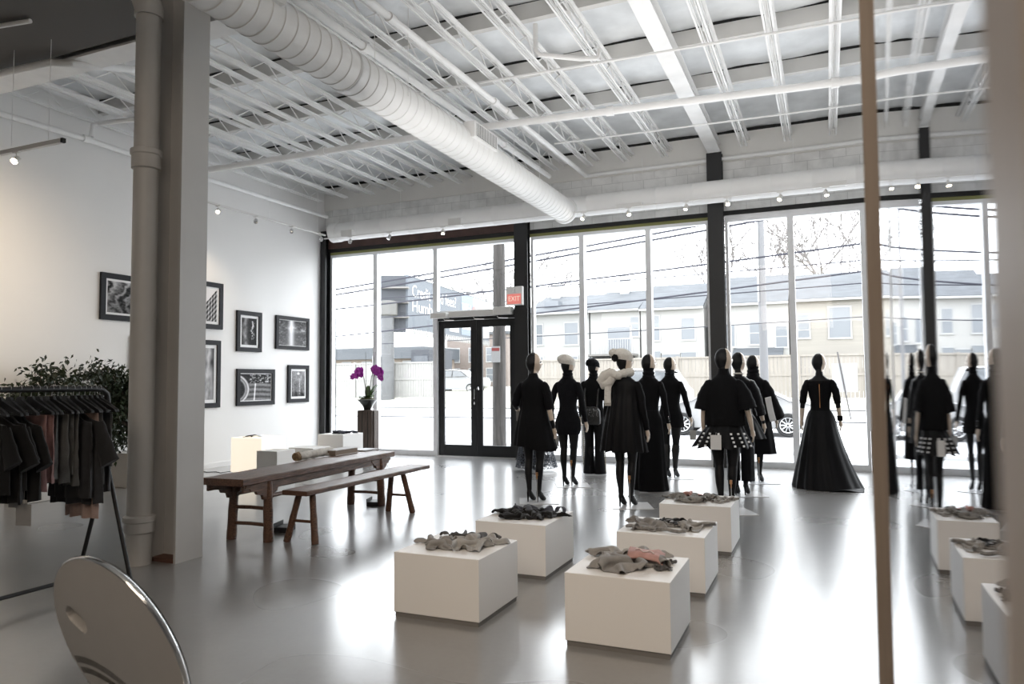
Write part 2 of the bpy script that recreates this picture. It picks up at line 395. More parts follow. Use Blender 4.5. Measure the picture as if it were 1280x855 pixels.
def window(n, x0, x1, z0=0., z1=GZ, muls=(), sill=.11):
    t = bpy.data.objects.new('window_%d' % n, None); COL.objects.link(t); t.location = (x0, YW, z0); t['kind'] = 'structure'
    W, H = x1-x0, z1-z0; y0, y1 = -.02, .10
    bx('frame_bottom', M['alu'], t, 0, y0, 0, W, y1, sill)
    bx('frame_top', M['alu'], t, 0, y0, H-.06, W, y1, H)
    for a in (0, W-.05): bx('frame_side', M['alu'], t, a, y0, sill, a+.05, y1, H-.06)
    xs = [.05]
    for m_ in muls:
        a = m_-x0; bx('mullion', M['alu'], t, a-.05, -.05, sill, a+.05, y1, H-.06); xs += [a-.05, a+.05]
    xs.append(W-.05)
    for i in range(0, len(xs), 2):
        b = MB().add([(xs[i], .04, sill), (xs[i+1], .04, sill), (xs[i+1], .04, H-.06), (xs[i], .04, H-.06)], [(0, 1, 2, 3)])
        b.build('pane', M['glass'], t, smooth=False, recalc=False)
    return t
window(1, -10.03, -7.39, muls=(-8.84,))
window(2, -7.39, -5.55, z0=2.92, muls=(), sill=.04)
window(3, -5.25, -1.85, muls=(-4.21, -2.935))
window(4, -1.57, .62, muls=(-.50,))
window(5, .62, 1.87, z0=.66)
window(6, 2.15, XR, muls=(3.3,))
struct(bx('wall_knee', mat('dark_knee_wall', (.10, .095, .09), .8, var=.2, scale=4), None, .63, YW-.01, 0, 1.87, YW+.12, .66))

# double door --------------------------------------------------------
d = bpy.data.objects.new('door_1', None); COL.objects.link(d); d.location = (-7.39, YW, 0); d['kind'] = 'structure'
bx('door_jamb', M['alu'], d, 0, -.06, 0, .07, .12, 2.92)
bx('door_jamb', M['blackm'], d, 1.80, -.03, 0, 1.84, .12, 2.92)
bx('door_head', M['blackm'], d, .07, -.03, 2.76, 1.80, .12, 2.92)
bx('threshold', M['chromeS'], d, .07, -.05, 0, 1.80, .12, .018)
def leaf(x0, x1, hinge_left):
    st, bt, tp = .125, .24, .15
    lf = MB()
    lf.box(x0, 0, .02, x0+st, .05, 2.755); lf.box(x1-st, 0, .02, x1, .05, 2.755)
    lf.box(x0+st, 0, .02, x1-st, .05, bt); lf.box(x0+st, 0, 2.755-tp, x1-st, .05, 2.755)
    l = lf.build('door_leaf', M['blackm'], d, smooth=False, bevel=.003)
    MB().add([(x0+st, .025, bt), (x1-st, .025, bt), (x1-st, .025, 2.755-tp), (x0+st, .025, 2.755-tp)], [(0, 1, 2, 3)]).build('pane', M['glass'], l, smooth=False, recalc=False)
    return l
l1 = leaf(.075, .932, True); l2 = leaf(.938, 1.795, False)
b = MB(); b.tube([(.90, -.03, 1.36), (.90, -.03, 1.16)], .009, 8); b.tube([(.90, 0, 1.34), (.90, -.03, 1.34)], .008, 8); b.tube([(.90, 0, 1.18), (.90, -.03, 1.18)], .008, 8)
b.build('door_handle', M['chrome'], l1)
b = MB(); b.lathe([(.02, 0), (.02, .012), (.012, .02)], 14, M=Matrix.Translation((.885, 0, 1.07)) @ Matrix.Rotation(radians(90), 4, 'X')); b.tube([(.885, -.02, 1.07), (.90, -.03, 1.11)], .006, 6)
b.build('lock_cylinder', M['chrome'], l1)
MB().tube([(.96, -.03, 1.36), (.99, -.04, 1.40), (1.0, -.05, 1.34)], .009, 8).build('door_handle', M['chrome'], l2)
# door operator boxes over the door
t = thing('door_operator', 'long white box of the door closer above the double door', 'door closer', (-7.39, YW-.06, 2.78))
bx('housing', M['whitep'], t, .40, -.13, .03, 1.40, 0, .15, bevel=.006)
bx('end_box', M['whitep'], t, 0, -.16, .02, .36, 0, .13, bevel=.006)
bx('end_box', M['whitep'], t, 1.41, -.15, .04, 1.78, 0, .19, bevel=.006)
for x in (.25, .93, 1.45):
    MB().tube([(x, -.06, .02), (x+.05, -.10, -.02), (x+.22, -.02, -.025)], .009, 6).build('closer_arm', M['chromeS'], t)

# EXIT sign ----------------------------------------------------------
t = thing('exit_sign', 'square EXIT sign with a red panel on the black column by the door', 'sign', (-5.50, YW-.24, 2.98))
bx('sign_box', mat('pale_grey_sign_box', (.62, .61, .60), .5, emit=(1, 1, .97), estr=.10), t, -.17, -.045, 0, .17, .045, .36, bevel=.004)
bx('red_panel', mat('red_sign_panel', (.70, .22, .19), .4, emit=(1, .30, .26), estr=.42), t, -.145, -.049, .02, .145, -.044, .215)
text_obj('letters', 'EXIT', .135, mat('pale_red_letters', (.9, .68, .58), .5, emit=(1, .72, .6), estr=.5), t, (0, -.051, .118), (radians(90), 0, 0), .001, sx=.88)
MB().prism([(-.045, .245), (.045, .245), (.012, .325), (-.012, .325)], -.049, -.045).build('white_emblem', M['matbd'], t, smooth=False)
MB().tube([(-.02, .0, .36), (-.03, .03, .55), (-.06, .06, .8), (-.07, .065, 1.2)], .006, 6).build('cord', M['whitep'], t)
MB().tube([(.05, .045, .2), (.05, .07, .2)], .03, 8).build('bracket', M['blackm'], t)

# track lights -------------------------------------------------------
def spot_head(label, loc, yaw, tilt, group, lit=True, drop=.09):
    t = thing('track_spotlight', label, 'spotlight', loc, group=group)
    MB().box(-.05, -.015, drop-.02, .05, .015, drop).build('adapter', M['whitep'], t, smooth=False)
    R = Matrix.Rotation(yaw, 4, 'Z') @ Matrix.Rotation(tilt, 4, 'X')
    b = MB(); b.tube([(0, 0, drop), (0, 0, .03)], .007, 8)
    for s in (-1, 1): b.tube([(0, 0, .035), R @ Vector((s*.038, 0, .02)), R @ Vector((s*.038, 0, -.02))], .005, 6)
    b.build('yoke', M['whitep'], t)
    MB().lathe([(.018, .045), (.028, .035), (.031, .0), (.036, -.045), (.036, -.055), (.031, -.052)], 18, M=R, cap=True).build('lamp_housing', M['chromeS'] if not lit else M['whitep'], t)
    MB().lathe([(.030, -.0535), (.012, -.0555)], 18, M=R).build('lamp_face', M['bulb'] if lit else M['chrome'], t)
    return t
t = thing('lighting_track', 'white lighting track hung below the window duct', 'lighting track', (-9.5, 12.22, 4.48))
bx('track_rail', M['whitep'], t, 0, -.014, .008, 13.5, .014, .03)
for x in (.3, 2.9, 6.45, 9.4, 12.4): MB().tube([(x, 0, .03), (x, .35, .10)], .005, 6).build('hanger_rod', M['steel'], t)
WS = [(-8.85, 0), (-7.91, 0), (-6.70, 1), (-3.87, 1), (-3.06, 1), (-2.08, 1), (-1.42, 1), (-.60, 1), (.07, 1), (1.1, 1), (2.4, 1)]
wl = ['beside the corner by the picture wall', 'above the middle of the first windows', 'glowing in front of the red brown lintel', 'just right of the end of the big duct', 'on a power box, right of the big duct', 'above the pane left of the second black column', 'just right of the second black column', 'second right of the second black column', 'third right of the second black column', 'fourth right of the second black column', 'farthest right on the window track']
for i, (x, lit) in enumerate(WS):
    spot_head('small %s track spotlight over the windows, %s' % ('lit' if lit else 'unlit', wl[i]), (x, 12.22, 4.40), .5*(-1)**i, -(.75-.2*(i % 3)), 'spotlights on the window track', bool(lit))
for x in (-9.05, -6.55, -3.06, .15):
    t = thing('track_power_box', {-9.05: 'white power box on the window track near the corner', -6.55: 'white power box on the window track over the door side', -3.06: 'white bracket box on the window track right of the duct end', .15: 'white bracket box on the window track at the right'}[x], 'power box', (x, 12.30, 4.47))
    bx('box_body', M['whitep'], t, -.22 if x > -6 else -.05, -.055, .032, .22, .05, .10 if x > -6 else .17)
    MB().tube([(-.2, -.02, .06), (-.22, -.02, .02), (.2, -.02, .02)], .006, 6).build('bracket_wire', M['whitep'], t)
# along the picture wall
t = thing('lighting_track', 'white lighting track in front of the picture wall, near the corner', 'lighting track', (-9.5, 8.4, 4.56))
bx('track_rail', M['whitep'], t, -.018, 0, 0, .018, 3.85, .03)
for y in (.5, 2.2, 3.6): MB().tube([(0, y, .03), (0, y, .87)], .003, 6).build('hanger_wire', M['steel'], t)
for i, (y, lit) in enumerate(((9.35, 1), (10.25, 0), (11.22, 0), (12.12, 0))):
    spot_head(['lit track spotlight washing the picture wall', 'unlit track spotlight second from left before the picture wall', 'unlit track spotlight third from left before the picture wall', 'unlit track spotlight at the corner end of the picture wall track'][i], (-9.5, y, 4.48), radians(35), -.8, 'spotlights on the picture wall track', bool(lit))
t = thing('lighting_track', 'white lighting track on thin wires in the dark top left corner', 'lighting track', (-9.9, 4.93, 3.99))
bx('track_rail', M['whitep'], t, 0, -.02, 0, 2.76, .02, .045)
bx('end_feed', M['rubber'], t, 2.76, -.02, 0, 2.79, .02, .045)
for x in (.5, 1.95, 2.55): MB().tube([(x, 0, .045), (x, 0, 1.13)], .003, 6).build('hanger_wire', M['steel'], t)
spot_head('lit track spotlight at the far left edge, on the wire hung track', (-7.86, 4.93, 3.91), .5, -.9, 'spotlights in the top left corner')

# wall outlet
t = thing('wall_outlet', 'small white outlet plate low on the picture wall', 'outlet', (XL+.001, 11.88, .37))
bx('plate', M['whitep'], t, 0, -.045, -.06, .008, .045, .06, bevel=.002)
bx('socket', M['gap'], t, .008, -.012, -.03, .009, .012, -.012); bx('socket', M['gap'], t, .008, -.012, .012, .009, .012, .03)

# ================================================================== FRAMED PHOTOGRAPHS
def photo_mat():
    m = bpy.data.materials.new('photo_print'); nt, b = _nodes(m); at = nt.nodes.new('ShaderNodeAttribute'); at.attribute_name = 'tone'
    nt.links.new(at.outputs['Color'], b.inputs['Base Color']); b.inputs['Roughness'].default_value = .6; b.inputs['Specular IOR Level'].default_value = .15
    return m
PHOTO = photo_mat()
def G(x, m_, s): return exp(-((x-m_)/s)**2)
def tone(kind, u, v, sd):
    """grey tone of an abstract monochrome photograph, u to the right, v up"""
    n1 = fbm(u*5+sd, v*5, sd, 5); n2 = fbm(u*16+sd, v*16, sd+3, 4)
    if kind == 'smoke':
        w = u+.12*sin(v*5+sd)+.10*n1; s_ = .5+.5*sin(w*26); return .06+.55*s_**2*(.4+.6*v)+.12*n2+.25*G(w, .15, .06)
    if kind == 'figure':
        return .05+.55*G(u+.10*sin(v*3), .30, .17)*(.55+.45*n1)+.9*G(u+.05*sin(v*14), .72, .07)*max(0, .4+n2*1.6)*(1 if .2 < v < .9 else 0)+.05*n2
    if kind == 'road':
        r = abs(u-.45); return .10+.75*G(u, .45, .09)*(.7+.3*v)+.30*max(0, n2+.1)*(2.2*r)+.35*G(v, .68, .12)*max(0, n1+.3)+.15*(1-v)*(1-r)
    if kind == 'arc':
        d_ = sqrt((u+.25)**2+(v-.42)**2*.8); band = .75*G(d_, .50, .035)+.45*G(d_, .42, .03)
        lf = (.45*max(0, n2*1.8+.1) if v > .66+.06*n1 and u > .28 else 0); lines = .26+.12*sin((v+.15*(u-.5)**2)*34)
        return (band+.05 if d_ < .54 else (lf+.06 if v > .66 else lines))+.8*G(u-.06*(v-.3), .46, .018)*(1 if v < .64 else 0)+.06*n2
    if kind == 'street':
        return .20+.20*v+.8*G(u, .5, .09)*G(v, .90, .035)+.45*G(u, .60, .05)*(1 if v < .7 else 0)*(.5+.5*n2)+.14*n1+.10*n2-.15*G(v, .06, .08)
    if kind == 'building':
        sky = v > .25+.85*u*.9+.02*n1
        if sky: return .80
        k = (sin((u*.8-v)*40) > .2)*.35+(sin(u*46) > .3)*.30; return .06+k+.10*n2
    if kind == 'body':
        c_ = .55*G(u, .62, .26)*(.7+.5*n1); return .10+c_+.25*G(u+.2*v, .95, .1)-.4*G(u, .30, .10)*G(v, .75, .2)-.35*G(u, .82, .10)*G(v, .72, .09)+(.5 if u < .35 and v < .4 and n2 > .15 else 0)
    return .25+.5*(sin(u*22+n1) > .1)*(.6+.4*n2)+.1*n2
def picture(label, y0, y1, z0, z1, fw_, mt, kind, seed):
    t = thing('framed_photograph', label, 'picture', (XL, (y0+y1)/2, (z0+z1)/2), group=None)
    hy, hz = (y1-y0)/2, (z1-z0)/2
    b = MB()
    for a in ((-hy, -hz, hy, -hz+fw_), (-hy, hz-fw_, hy, hz), (-hy, -hz+fw_, -hy+fw_, hz-fw_), (hy-fw_, -hz+fw_, hy, hz-fw_)):
        b.box(.003, a[0], a[1], .045, a[2], a[3])
    b.build('frame', M['frameblk'], t, smooth=False, bevel=.003)
    bx('mat_board', M['matbd'], t, .003, -hy+fw_, -hz+fw_, .022, hy-fw_, hz-fw_)
    i = fw_+mt
    N = 72; o = MB().grid(lambda u, v: (.0235, lerp(-hy+i, hy-i, u), lerp(-hz+i, hz-i, v)), N, N).build('print', PHOTO, t, smooth=False, recalc=False)
    ca = o.data.attributes.new('tone', 'FLOAT_COLOR', 'POINT')
    for q in range((N+1)*(N+1)):
        k = max(.008, min(.9, 1.05*max(0, tone(kind, (q//(N+1))/N, (q % (N+1))/N, seed*3.7))**1.45)); ca.data[q].color = (k, k*.99, k*1.01, 1)
picture('large black framed photograph at far left, partly behind the drain pipe, smoky streaks', 7.69, 8.72, 2.51, 3.24, .085, .035, 'smoke', 0)
picture('black framed photograph low behind the plants, mostly hidden by pipe and column', 8.24, 8.95, 1.25, 2.29, .085, .06, 'window', 1)
picture('tall black framed photograph right of the white column, leaning building pattern', 9.43, 10.15, 2.50, 3.345, .085, .05, 'building', 2)
picture('tallest black framed photograph right of the white column, soft body like shapes', 9.39, 10.11, 1.08, 2.295, .085, .06, 'body', 3)
picture('small upright black framed photograph, upper row, left of the wide one', 10.505, 11.16, 2.12, 2.895, .08, .05, 'figure', 4)
picture('wide black framed photograph nearest the window, upper row', 11.565, 12.59, 2.205, 2.89, .075, .012, 'road', 5)
picture('wide black framed photograph in the lower row with a big curved ring', 10.52, 11.54, 1.09, 1.788, .08, .018, 'arc', 6)
picture('smallest upright black framed photograph in the lower row beside the window', 11.935, 12.59, 1.108, 1.886, .08, .045, 'street', 7)

# ================================================================== STANDING MIRROR
t = thing('standing_mirror', 'tall standing mirror with pale wood frame at the right edge', 'mirror', (.10, .9, 0))
def mx_(y, z): return .0978-.0667*y+.0415*y*y+.005*(z-1.5)
m_mir = mat('mirror_glass', (.60, .61, .635), .006, metal=1.)
Y0, Y1, Z0, Z1 = .305, 1.545, .03, 2.75
MB().grid(lambda u, v: (mx_(lerp(Y0, Y1, u), lerp(Z0, Z1, v))-.10, lerp(Y0, Y1, u)-.9, lerp(Z0, Z1, v)), 40, 4).build('mirror_glass', m_mir, t, recalc=False)
def strip(name, ya, yb, za, zb, front, back):
    b = MB(); k = 12; rs = []
    for i in range(k+1):
        y = lerp(ya, yb, i/k)
        rs.append([Vector((mx_(y, za)-front-.10, y-.9, za)), Vector((mx_(y, za)+back-.10, y-.9, za)), Vector((mx_(y, zb)+back-.10, y-.9, zb)), Vector((mx_(y, zb)-front-.10, y-.9, zb))])
    b.rings(rs); return b.build(name, M['palewood'], t, smooth=False, bevel=.002)
strip('frame_stile', Y1, Y1+.028, 0, Z1+.04, .019, .03); strip('frame_stile', Y0-.05, Y0, 0, Z1+.04, .027, .03)
strip('frame_rail', Y0, Y1, 0, .04, .019, .03); strip('frame_rail', Y0, Y1, Z1, Z1+.04, .019, .03)
strip('back_panel', Y0, Y1, .04, Z1, -.006, .025)

# ================================================================== ROUND SPEAKER
n = Vector((-.115, -.938, -.328)).normalized()     # back of the disc faces the camera
t = thing('round_speaker', 'round white disc speaker with chrome rim and handle slot, bottom left', 'speaker', (-2.295, 1.826, 0))
zx = Vector((n.y, -n.x, 0)).normalized(); zy = n.cross(zx).normalized()
if zy.z < 0: zy = -zy; 
zx = zy.cross(n).normalized()
R = Matrix((zx, zy, n)).transposed().to_4x4(); R.translation = (0, 0, .587)
spk = mat('pearl_white_speaker_shell', (.52, .495, .465), .38, var=.02)
b = MB()
# dished back shell with a real opening for the handle slot and the grille recess
NR, NA = 34, 128
def inslot(p):
    x, y = p; x += .19; y -= .085; x, y = x*.866-y*.5, y*.866+x*.5
    dx = max(0, abs(x)-.028); return sqrt(dx*dx+y*y) - .032
def shell_z(p):
    r = sqrt(p[0]**2+p[1]**2)
    z = .010*(1-(r/.345)**2) if r < .345 else 0
    s = inslot(p)
    z -= .05*(1-sm(-.0045, .0015, s))
    return z
vs = []; fs = []
for i in range(NR+1):
    r = .338*sqrt(i/NR) if i > 6 else .338*i/NR*2.45/1.02
    for j in range(NA): a = 2*pi*j/NA; p = (r*cos(a), r*sin(a)); vs.append((p[0], p[1], shell_z(p)))
G = 150
b.v = []; b.f = []; b.mi = []
idx = {}
for i in range(G+1):
    for j in range(G+1):
        x, y = (i/G*2-1)*.338, (j/G*2-1)*.338
        # square to disc
        u, v = i/G*2-1, j/G*2-1
        px, py = u*sqrt(1-v*v/2)*.345, v*sqrt(1-u*u/2)*.345
        b.v.append((px, py, shell_z((px, py))))
for i in range(G):
    for j in range(G):
        b.f.append((i*(G+1)+j, (i+1)*(G+1)+j, (i+1)*(G+1)+j+1, i*(G+1)+j+1)); b.mi.append(0)
b.v = [tuple(R @ Vector(v)) for v in b.v]
b.build('back_shell', spk, t, recalc=False, ang=60)
b = MB().lathe([(.344, -.001), (.3465, .001), (.350, -.003), (.350, -.015), (.346, -.020), (.340, -.022)], 96, M=R, cap=False); b.build('chrome_rim', M['chrome'], t, ang=60)
b = MB().lathe([(.0, -.062), (.20, -.056), (.30, -.043), (.340, -.028)], 64, M=R, cap=False); b.build('front_cloth', mat('speaker_cloth', (.45, .44, .43), .9), t)
# curved vent grille near the bottom
b = MB(); slots = MB()
for row, (r0, r1) in enumerate(((.388, .420), (.345, .372))):
    for k in range(44):
        a = radians(108-k*60/43); ca, sa = cos(a), sin(a); cx0, cy0 = -.21, -.50
        x0, y0, x1, y1 = cx0+r0*ca, cy0+r0*sa, cx0+r1*ca, cy0+r1*sa
        tx, ty = -sa*.0018, ca*.0018
        if max(sqrt(x1*x1+y1*y1), sqrt(x0*x0+y0*y0)) > .333: continue
        q = [(x0-tx, y0-ty), (x1-tx, y1-ty), (x1+tx, y1+ty), (x0+tx, y0+ty)]
        slots.add([R @ Vector((px, py, shell_z((px, py))+.0012)) for px, py in q], [(0, 1, 2, 3)])
slots.build('vent_slots', M['gap'], t, smooth=False, recalc=False)
for a, ln in ((-1, 0), (1, 0)):
    MB().tube([R @ Vector((a*.17, -.27, -.03)), Vector((a*.26, .05 if a else 0, .0))], [.017, .011], 12).build('leg', M['palewood'], t)
MB().tube([R @ Vector((0, -.20, .0)), Vector((.02, -.30, .0))], [.017, .011], 12).build('leg', M['palewood'], t)
# ================================================================== TABLE AND BENCH
def plank(x0, x1, y0, y1, z0, z1, seed, nx=6, ny=70, amp=.008):
    """a worn slab with uneven edges"""
    b = MB(); rs = []
    for i in range(ny+1):
        v = i/ny; y = lerp(y0, y1, v)
        ea = amp*fbm(v*9, seed)*1.6; eb = amp*fbm(v*9, seed+5)*1.6; tz = amp*.5*fbm(v*6, seed+9)
        a, c_ = x0+ea, x1+eb; k = .008
        rs.append([Vector(p) for p in ((a+k, y, z0+tz), (c_-k, y, z0+tz), (c_, y, z0+k+tz), (c_, y, z1-k+tz), (c_-k, y, z1+tz), (a+k, y, z1+tz), (a, y, z1-k+tz), (a, y, z0+k+tz))])
    return b.rings(rs)
def spandrel(b, ax, sgn, x, y, z, L, D, th=.03):
    """stepped cloud bracket hanging below the top beside a leg"""
    prof = [(0, 0), (L, 0), (L, -.025), (L*.82, -.035), (L*.74, -.06), (L*.52, -.068), (L*.46, -.10), (L*.22, -.115), (L*.16, -D), (0, -D)]
    if ax == 'y': b.prism([(y+sgn*u, z+w) for u, w in prof], x-th/2, x+th/2, 'x')
    else: b.prism([(x+sgn*u, z+w) for u, w in prof], y-th/2, y+th/2, 'y')
def round_leg(p0, p1, r0, r1, n=10):
    p0, p1 = Vector(p0), Vector(p1); b = MB()
    pts = [lerp(p0, p1, k/8) for k in range(9)]
    return b.tube(pts, [lerp(r0, r1, k/8)*(1+.05*sin(k*2.1)) for k in range(9)], n)
t = thing('long_table', 'long low dark antique wood table with carved brackets', 'table', (-5.20, 6.56, 0), radians(3.4))
plank(-.235, .24, -1.44, 1.34, .572, .636, 2.).build('tabletop', M['darkwood'], t)
b = MB()
for s in (-1, 1): b.box(s*.20-.012, -1.4, .51, s*.20+.012, 1.2, .572)
b.build('apron', M['darkwood'], t, smooth=False)
for sx in (-1, 1):
    for sy in (-1, 1):
        x, y = sx*.205, sy*1.05
        lg = round_leg((x*1.06, y*1.005, 0), (x*.95, y*.995, .57), .048, .042).build('leg', M['darkwood'], t)
        b = MB()
        spandrel(b, 'y', 1, x, y+.03, .568, .19, .16); spandrel(b, 'y', -1, x, y-.03, .568, .30 if sy < 0 else .19, .16)
        spandrel(b, 'x', -sx, x-sx*.03, y, .568, .13, .15)
        b.build('spandrel', M['darkwood'], t, smooth=False)
for sx in (-1, 1): MB().tube([(sx*.208, -1.05, .43), (sx*.208, 0, .425), (sx*.208, 1.05, .43)], .02, 8).build('stretcher', M['darkwood'], t)
for sy in (-1, 1):
    for z in (.31, .155): MB().tube([(-.21, sy*1.05, z), (0, sy*1.05, z+.006), (.21, sy*1.05, z)], .018, 8).build('rung', M['darkwood'], t)
t = thing('long_bench', 'long narrow dark wood bench in front of the table', 'bench', (-4.60, 6.50, 0), radians(.3))
plank(-.15, .14, -1.0, 1.30, .455, .50, 7.).build('seat', M['darkwood'], t)
for sx in (-1, 1):
    for sy, ya in ((-1, -.86), (1, .80)):
        round_leg((sx*.165, ya+sy*.05, 0), (sx*.075, ya-sy*.02, .46), .034, .03).build('leg', M['darkwood'], t)
for ya in (-.885, .825): MB().tube([(-.122, ya, .20), (.122, ya, .20)], .014, 8).build('rung', M['darkwood'], t)

# on the table
bark = mat('pale_rolled_paper', (.62, .58, .52), .8, var=.12, scale=20, bump=.3, bscale=30)
t = thing('paper_roll', 'whitish rolled bundle lying on the table', 'roll', (-5.52, 6.62, .632), radians(3))
b = MB(); k = 14
b.tube([(.01*sin(i), i*.055, .047+.004*sin(i*1.7)) for i in range(k)], [.030]+[.046+.005*sin(i*2.3) for i in range(1, k-1)]+[.032], 14); b.build('roll_body', bark, t)
MB().tube([(0, -.012, .045), (0, .06, .046)], [.046, .053], 12).build('rough_end', mat('brown_rough_end', (.30, .20, .11), .9, var=.4, scale=40, bump=.6), t)
MB().tube([(.03, .50, .02), (.06, .66, .018), (.05, .74, .018)], [.012, .016, .01], 8).build('loose_twist', bark, t)
t = thing('boxed_book', 'thick pale boxed book lying on the table behind the roll', 'book', (-5.50, 7.42, .632), radians(2))
bx('page_block', mat('brown_page_edges', (.30, .24, .19), .8, var=.15, scale=60, stretch=(1, 1, 14)), t, -.085, -.235, .008, .085, .235, .062)
bx('cover', M['matbd'], t, -.09, -.23, 0, .092, .24, .008); bx('cover', M['matbd'], t, -.09, -.23, .062, .092, .24, .070)
for i, (x, y, a, lb) in enumerate(((-5.47, 7.86, .05, 'dark thin catalogue lying flat at the far end of the table, lower one'), (-5.46, 7.88, -.06, 'dark thin catalogue at the far end of the table, on top of the other one'))):
    t = thing('catalogue', lb, 'magazine', (x, y, .632+.012*i), a)
    bx('pages', M['matbd'], t, -.10, -.13, .001, .10, .13, .010); bx('cover', mat('ink_cover', (.03, .032, .04), .35), t, -.102, -.132, .010, .102, .132, .012)
# floor boxes
for i, (x, y, h) in enumerate(((-5.13, 5.99, .075), (-5.17, 7.66, .07))):
    t = thing('floor_box', ['open black box on the floor under the near end of the table', 'open black box on the floor by the far legs of the table'][i], 'floor box', (x, y, 0), .3)
    bx('box_body', M['black'], t, -.07, -.11, 0, .07, .11, h*.7, bevel=.004)
    MB().box(-.07, -.11, h*.7, -.062, .11, h*1.25).build('lid', M['black'], t, smooth=False)
    bx('socket_panel', mat('dark_socket_panel', (.05, .05, .05), .5), t, -.05, -.09, h*.7, .055, .09, h*.73)

# white cubes and pedestals behind the table
def cube(name, label, cat, x0, y0, x1, y1, h, m, group=None):
    t = thing(name, label, cat, ((x0+x1)/2, (y0+y1)/2, 0), group=group)
    w, d_ = (x1-x0)/2, (y1-y0)/2
    bx('cube_body', m, t, -w, -d_, .015, w, d_, h, bevel=.006); bx('recessed_base', M['plinthbase'], t, -w+.01, -d_+.01, 0, w-.01, d_-.01, .015)
    return t
pouf = mat('cream_cube_seat', (.74, .72, .69), .6)
cube('cube_stool', 'cream white cube stool right of the lit cube lamp', 'stool', -8.28, 9.0, -7.87, 9.42, .45, pouf)
cube('cube_stool', 'cream white cube stool farther back, seen over the rolled bundle', 'stool', -8.33, 9.80, -7.82, 10.25, .43, pouf)
cube('low_pedestal', 'white square pedestal with a dark folded garment on it, by the window corner', 'pedestal', -8.28, 10.5, -7.74, 11.1, .605, M['plinth'])
t = thing('cube_lamp', 'glowing white cube lamp on the floor by the picture wall', 'lamp', (-8.95, 9.78, 0))
bx('lamp_shade', mat('glowing_lamp_shade', (.9, .85, .78), .6, emit=(1., .88, .70), estr=.72), t, -.33, -.30, .02, .33, .30, .60, bevel=.012)
bx('lamp_base', M['whitep'], t, -.30, -.27, 0, .30, .27, .02)
MB().tube([(-.34, -.2, .03), (-.5, -.35, .006), (-.7, -.25, .006), (-.80, -.35, .006), (-1.0, -.3, .006), (-1.19, -.28, .10)], .006, 6).build('power_cord', M['rubber'], t)
t = thing('open_book', 'open dark book lying on the glowing cube lamp', 'book', (-8.98, 9.72, .60), .3)
for s in (-1, 1):
    b = MB(); b.grid(lambda u, v: (s*u*.17, (v-.5)*.24, .004+.035*sin(min(1, u*1.25)*pi)*(1-.45*u)), 10, 2); b.build('page_leaf', M['matbd'] if s > 0 else mat('dark_page', (.05, .045, .04), .6), t, solid=.004)

# ================================================================== ORCHID
t = thing('wood_pedestal', 'tall weathered wood pedestal carrying the orchid vase', 'pedestal', (-8.42, 12.22, 0), radians(12))
b = MB(); b.box(-.155, -.15, 0, .155, .15, .965); b.build('post', M['pedwood'], t, smooth=False, bevel=.012)
b = MB()
for x in (-.05, .07): b.box(x-.006, -.153, .03, x+.006, -.147, .94)
b.build('split_groove', M['gap'], t, smooth=False)
bx('post_side_strip', M['pedwood'], t, .158, -.10, 0, .185, .14, .95, bevel=.006)
t = thing('cone_vase', 'black conical vase standing on the wood pedestal', 'vase', (-8.42, 12.22, .965))
MB().lathe([(.062, 0), (.070, .006), (.082, .05), (.115, .10), (.175, .175), (.205, .205), (.200, .207), (.165, .175), (.02, .14)], 32).build('vase_body', mat('black_glazed_vase', (.012, .014, .014), .15, coat=.5), t)
MB().lathe([(.199, .203), (.207, .203), (.207, .210), (.199, .210)], 32, cap=False).build('vase_rim', mat('pale_rim', (.45, .46, .45), .3), t)
t = thing('orchid_plant', 'purple flowering orchid growing in the black cone vase', 'orchid', (-8.42, 12.22, 1.12))
leafm = mat('orchid_leaf_green', (.055, .10, .022), .45, var=.35, scale=6)
mossm = mat('brown_green_moss', (.07, .07, .025), .9, var=.5, scale=60)
b = MB().lathe([(.165, 0.02), (.17, .045), (.12, .075), (.0, .09)], 24); b.v = [(x*(1+.08*fbm(x*20, y*20)), y, z+.02*fbm(x*25, y*25)) for x, y, z in b.v]; b.build('moss', mossm, t)
def blade(b, p, az, L, W, lift, droop):
    d_ = Vector((cos(az), sin(az), 0)); sd = Vector((-d_.y, d_.x, 0)); N = 8
    def fn(u, v):
        w = W*sin(pi*min(.98, .06+u*.94))**.7*(v-.5)*2
        return Vector(p)+d_*(L*u*(1-.15*u))+Vector((0, 0, lift*u-droop*u*u+.12*abs(w)))+sd*w
    b.grid(fn, N, 4)
for i, (az, L, lf, dr) in enumerate(((.3, .26, .30, .22), (2.6, .24, .16, .2), (1.0, .2, .36, .15), (-.5, .22, .22, .25), (3.7, .27, .16, .25), (4.6, .2, .18, .22), (.05, .17, .32, .1), (2.1, .16, .3, .1))):
    b = MB(); blade(b, (.02*cos(az), .02*sin(az), .06), az, L*1.25, .06, lf*1.2, dr*.9); b.build('leaf', leafm, t)
stemm = mat('dark_orchid_stem', (.05, .045, .03), .6)
petal = mat('magenta_petal', (.52, .055, .48), .5, col2=(.34, .03, .34), scale=30)
def flower(b, c_, nrm, s):
    nrm = nrm.normalized(); q = nrm.to_track_quat('Z', 'Y').to_matrix()
    for k in range(5):
        a = 2*pi*k/5+.3; L = s*(1.0 if k in (1, 4) else .85); W = s*(.55 if k in (1, 4) else .32)
        def fn(u, v, a=a, L=L, W=W):
            w = W*sin(pi*min(.97, .1+u*.88))*(v-.5)*2
            return Vector(c_)+q @ Vector((cos(a)*L*u-sin(a)*w, sin(a)*L*u+cos(a)*w, .25*L*u*u-.1*abs(w)))
        b.grid(fn, 4, 3)
    b.lathe([(.008, 0), (.012, .008), (.004, .02)], 8, M=Matrix.Translation(c_) @ q.to_4x4())
rng = random.Random(3)
